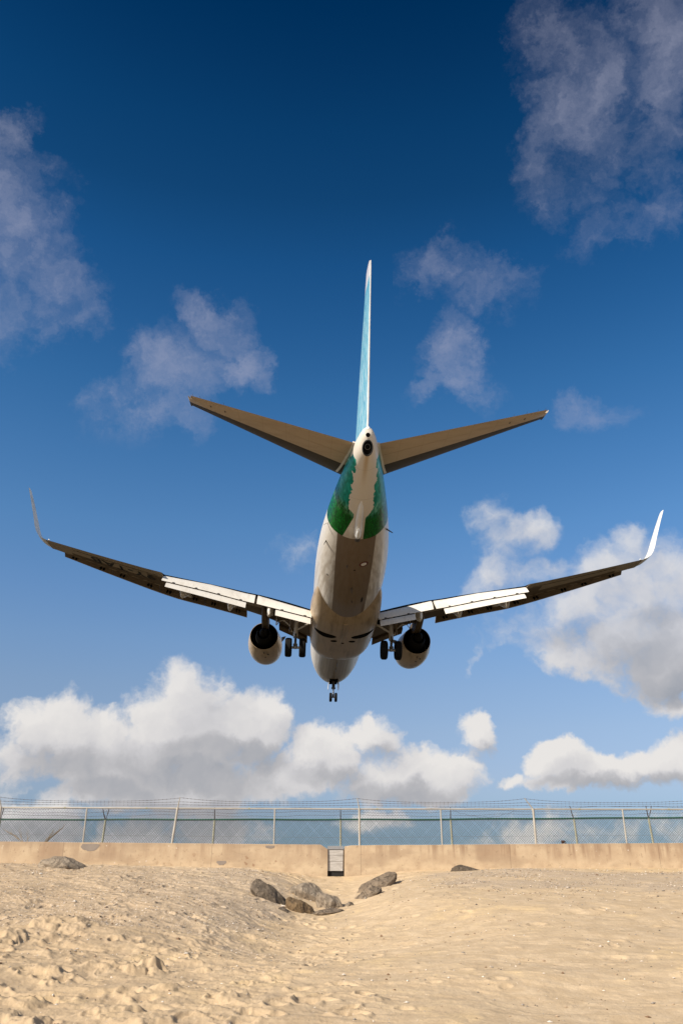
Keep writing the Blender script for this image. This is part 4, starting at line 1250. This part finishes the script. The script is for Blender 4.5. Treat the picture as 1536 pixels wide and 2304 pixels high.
mb = MB(); rings = [fin_ring(float(z), .728, 1.0, 8) for z in np.linspace(5.55, 13.15, 15)]
mb.loft(rings, fmat=lambda i, k: 1 if k in (0, 1, 2, 15, 16, 17) else 0); rud = mb.build('rudder', [M['fin'], M['white']], fin, smooth=45)

# ---- engines
def make_engine(side):
    y0 = side * 4.95; zc = lambda s: 1.80 + (s - 11) * .032
    def sq(t, a, c):     # flattened underside like the real cowl
        return (a * 1.03, c)
    prof = [(11.35, .80), (11.15, .84), (11.08, .90), (11.15, .955), (11.5, 1.02), (12.1, 1.085), (12.9, 1.115), (13.7, 1.085), (14.5, 1.00), (15.1, .925), (15.38, .885), (15.38, .865), (15.0, .87), (14.3, .88), (13.2, .86)]
    mb = MB(); rings = []; n = 48
    for (s, r) in prof:
        ring = []
        for k in range(n):
            a = 2 * math.pi * k / n; cy, cz = math.cos(a), math.sin(a)
            rr = r
            fl = max(0, (13.5 - s) / 2.5) * .5 if s < 13.5 else 0
            z = cz * rr
            if cz < 0: z = -abs(cz) ** (1 + fl * .0) * rr * (1 - .08 * fl) 
            ring.append(B(s, y0 + cy * rr * 1.02, zc(s) + z))
        rings.append(ring)
    mb.loft(rings, False, False, fmat=lambda i, k: 1 if i < 4 else (2 if i >= 11 else 0))
    en = mb.build('engine', [M['nacelle'], M['metal'], M['black']], plane, smooth=50)
    mb = MB(); mb.lathe([(0, .001), (0, .87)], B(13.2, y0, zc(13.2)), (0, -1, 0), 32); mb.build('fan_duct', M['black'], en)
    mb = MB(); mb.lathe([(0, .62), (1.2, .60), (2.2, .50), (2.75, .40), (2.76, .37), (2.2, .36)], B(13.5, y0, zc(15)), (0, -1, 0), 32); mb.build('core_cowl', M['core'], en)
    mb = MB(); mb.lathe([(0, .30), (.6, .27), (1.2, .14), (1.5, .02), (1.51, .001)], B(15.7, y0, zc(16)), (0, -1, 0), 24); mb.build('exhaust_cone', M['core'], en)
    mb = MB(); mb.lathe([(0, .001), (.15, .16), (.45, .26), (.5, .001)], B(11.9, y0, zc(12)), (0, -1, 0), 20); mb.build('spinner', M['hot'], en)
    # pylon
    mb = MB(); rings = []
    for (s, zt, zb, w) in ((12.2, 2.86, 2.7, .05), (13.2, 3.05, 2.6, .15), (14.8, 3.1, 2.45, .2), (16.0, 3.05, 2.2, .21), (17.2, 2.98, 2.28, .20), (18.6, 2.95, 2.55, .15), (20.0, 2.95, 2.78, .04)):
        rings.append([B(s, y0 - side * .1 + w * cx, z) for cx, z in ((-1, zb + .1), (-.6, zb), (.6, zb), (1, zb + .1), (1, zt), (-1, zt))])
    mb.loft(rings); mb.build('pylon', M['wing_dark'], en, smooth=30)
    # strake on the inboard side, drain and latch marks beneath
    mb = MB(); yi = y0 - side * 1.06
    mb.add([B(12.2, yi, zc(12) + .45), B(13.5, yi - side * .02, zc(12) + .50), B(13.3, yi - side * .30, zc(12) + .62), B(12.8, yi - side * .24, zc(12) + .60)], [(0, 1, 2, 3)])
    mb.add([B(12.2, yi, zc(12) + .43), B(13.5, yi - side * .02, zc(12) + .48), B(13.3, yi - side * .30, zc(12) + .60), B(12.8, yi - side * .24, zc(12) + .58)], [(3, 2, 1, 0)])
    mb.build('strake', M['geardark'], en, smooth=0)
    for s, yy in ((14.0, .10), (13.6, -.25), (14.6, .3)):
        z = zc(s) - math.sqrt(1.07 ** 2 - yy ** 2); mb = MB(); mb.box(B(s, y0 + yy, z + .02), (.10, .12, .05)); mb.build('latch', M['geardark'], en, smooth=0)
    mb = MB(); mb.tube([B(14.9, y0 + .05, zc(14.9) - .92), B(15.05, y0 + .05, zc(15) - 1.05)], .03, 6); mb.build('drain', M['geardark'], en, smooth=0)
for sd in (-1, 1): make_engine(sd)

# ---- landing gear
def wheel(c, r, w, parent):
    mb = MB(); h = w / 2
    prof = [(-h * .62, r * .55), (-h * .95, r * .68), (-h, r * .84), (-h * .82, r * .95), (-h * .45, r), (-h * .2, r), (-h * .16, r * .985), (-h * .1, r), (h * .1, r), (h * .16, r * .985), (h * .2, r), (h * .45, r), (h * .82, r * .95), (h, r * .84), (h * .95, r * .68), (h * .62, r * .55)]
    mb.lathe(prof, c, (1, 0, 0), 40); w0 = mb.build('wheel', M['tyre'], parent, smooth=50)
    mb = MB(); mb.lathe([(-h * .5, .001), (-h * .5, r * .2), (-h * .72, r * .25), (-h * .62, r * .5), (-h * .6, r * .56), (h * .6, r * .56), (h * .62, r * .5), (h * .72, r * .25), (h * .5, r * .2), (h * .5, .001)], c, (1, 0, 0), 32); mb.build('rim', M['geardark'], w0)
    return w0
def main_gear(side):
    g = empty('main_landing_gear'); g.parent = plane
    # keep the parent transform: the empty sits at the axle
    ax = B(19.6, side * 2.85, .36); g.location = ax
    def L(s, y, z): return B(s, side * y, z) - ax
    wheel(L(19.6, 3.25, .36), .565, .40, g); wheel(L(19.6, 2.42, .36), .565, .40, g)
    mb = MB(); mb.tube([L(19.6, 2.30, .36), L(19.6, 3.38, .36)], .075, 12); mb.tube([L(19.62, 2.85, .30), L(19.6, 2.85, .58)], .13, 12); mb.build('axle', M['gear'], g)
    mb = MB(); mb.tube([L(19.6, 2.85, .36), L(19.52, 2.85, 1.10)], .075, 14); mb.build('piston', M['metal'], g)
    mb = MB(); mb.tube([L(19.54, 2.85, .98), L(19.52, 2.85, 1.05), L(19.42, 2.85, 2.0), L(19.38, 2.85, 2.65)], [.14, .15, .135, .13], 16); mb.build('strut', M['gear'], g)
    mb = MB(); mb.tube([L(19.85, 2.85, .42), L(20.10, 2.85, .75), L(19.70, 2.85, 1.15)], [.05, .06, .05], 8); mb.build('torque_link', M['geardark'], g)
    mb = MB(); mb.tube([L(19.5, 2.78, 1.45), L(19.55, 1.75, 2.05)], .06, 10); mb.build('side_brace', M['gear'], g)
    mb = MB(); mb.tube([L(19.5, 2.9, 1.55), L(18.4, 2.75, 2.5)], .05, 8); mb.build('drag_brace', M['gear'], g)
    mb = MB(); mb.tube([L(19.55, 2.8, 1.9), L(19.7, 2.1, 2.25)], .04, 8); mb.build('actuator', M['gear'], g)
    for k in range(2):
        mb = MB(); P = [(19.3, 3.05 + .05 * k, 1.35), (19.35, 3.25, 1.75), (19.3, 3.55 + .1 * k, 2.05), (19.3, 3.85, 2.0), (19.3, 4.0 + .06 * k, 1.75), (19.25, 4.05, 2.35)]
        mb.tube([L(*q) for q in P], .022, 6); mb.build('hydraulic_hose', M['gear'], g)
    # strut door hung outboard
    mb = MB(); rings = []
    for t in np.linspace(0, 1, 6):
        z = 2.55 - t * 1.15; y = 3.12 + .10 * t; a, b = 18.75 + .15 * t, 19.95 - .25 * t
        rings.append([L(a, y, z), L((a + b) / 2, y + .05, z), L(b, y, z), L((a + b) / 2, y - .0, z)])
    mb.loft(rings); mb.build('gear_door', M['fairing'], g, smooth=30)
    # open bay in the wing root ahead of the strut
    mb = MB(); P = [(18.5, 2.0), (18.5, 3.9), (18.9, 4.25), (19.9, 3.6), (20.05, 2.6), (20.0, 1.95)]
    lo = [L(s, y, low_z(y, s) - .035) for s, y in P]; hi = [p + Vector((0, 0, .03)) for p in lo]
    mb.loft([lo, hi]); mb.build('gear_bay', M['black'], g, smooth=0)
for sd in (-1, 1): main_gear(sd)

def nose_gear():
    g = empty('nose_landing_gear'); g.parent = plane; ax = B(4.0, 0, -.10); g.location = ax
    def L(s, y, z): return B(s, y, z) - ax
    for sd in (-1, 1): wheel(L(4.0, sd * .20, -.10), .345, .20, g)
    mb = MB(); mb.tube([L(4, -.26, -.10), L(4, .26, -.10)], .05, 10); mb.build('axle', M['gear'], g)
    mb = MB(); mb.tube([L(4, 0, -.12), L(3.98, 0, .18)], .075, 12); mb.build('wheel_fork', M['gear'], g); mb = MB(); mb.tube([L(3.98, 0, .15), L(3.95, 0, .6)], .05, 12); mb.build('piston', M['gear'], g)
    mb = MB(); mb.tube([L(3.95, 0, .52), L(3.9, 0, 1.35)], [.12, .12], 12); mb.build('strut', M['geardark'], g); mb = MB(); mb.tube([L(3.9, -.16, .62), L(3.9, .16, .62)], .05, 8); mb.build('steering_actuator', M['geardark'], g); mb = MB(); mb.tube([L(3.9, 0, .75), L(3.2, 0, 1.3)], .05, 8); mb.build('drag_brace', M['geardark'], g)
    mb = MB(); mb.tube([L(4.15, 0, -.02), L(4.32, 0, .25), L(4.08, 0, .55)], [.04, .05, .04], 8); mb.build('torque_link', M['geardark'], g)
    for sd in (-1, 1):
        mb = MB(); mb.loft([[L(s, sd * (.36 + .04 * u) + d, 1.22 - u * h) for u, d in ((0, -.012), (1, -.012), (1, .012), (0, .012))] for s, h in ((2.6, .35), (2.9, .62), (4.1, .66), (4.35, .45))]); mb.build('gear_door', M['white'], g, smooth=0)
    mb = MB(); mb.box(L(3.6, 0, 1.17), (.62, 2.2, .06)); mb.build('gear_bay', M['black'], g, smooth=0)
    mb = MB(); mb.lathe([(0, .001), (0, .09), (.08, .07), (.1, .001)], L(3.8, 0, .72), (0, 1, 0), 12); mb.build('taxi_light', M['lens'], g)
nose_gear()

bpy.context.view_layer.update()
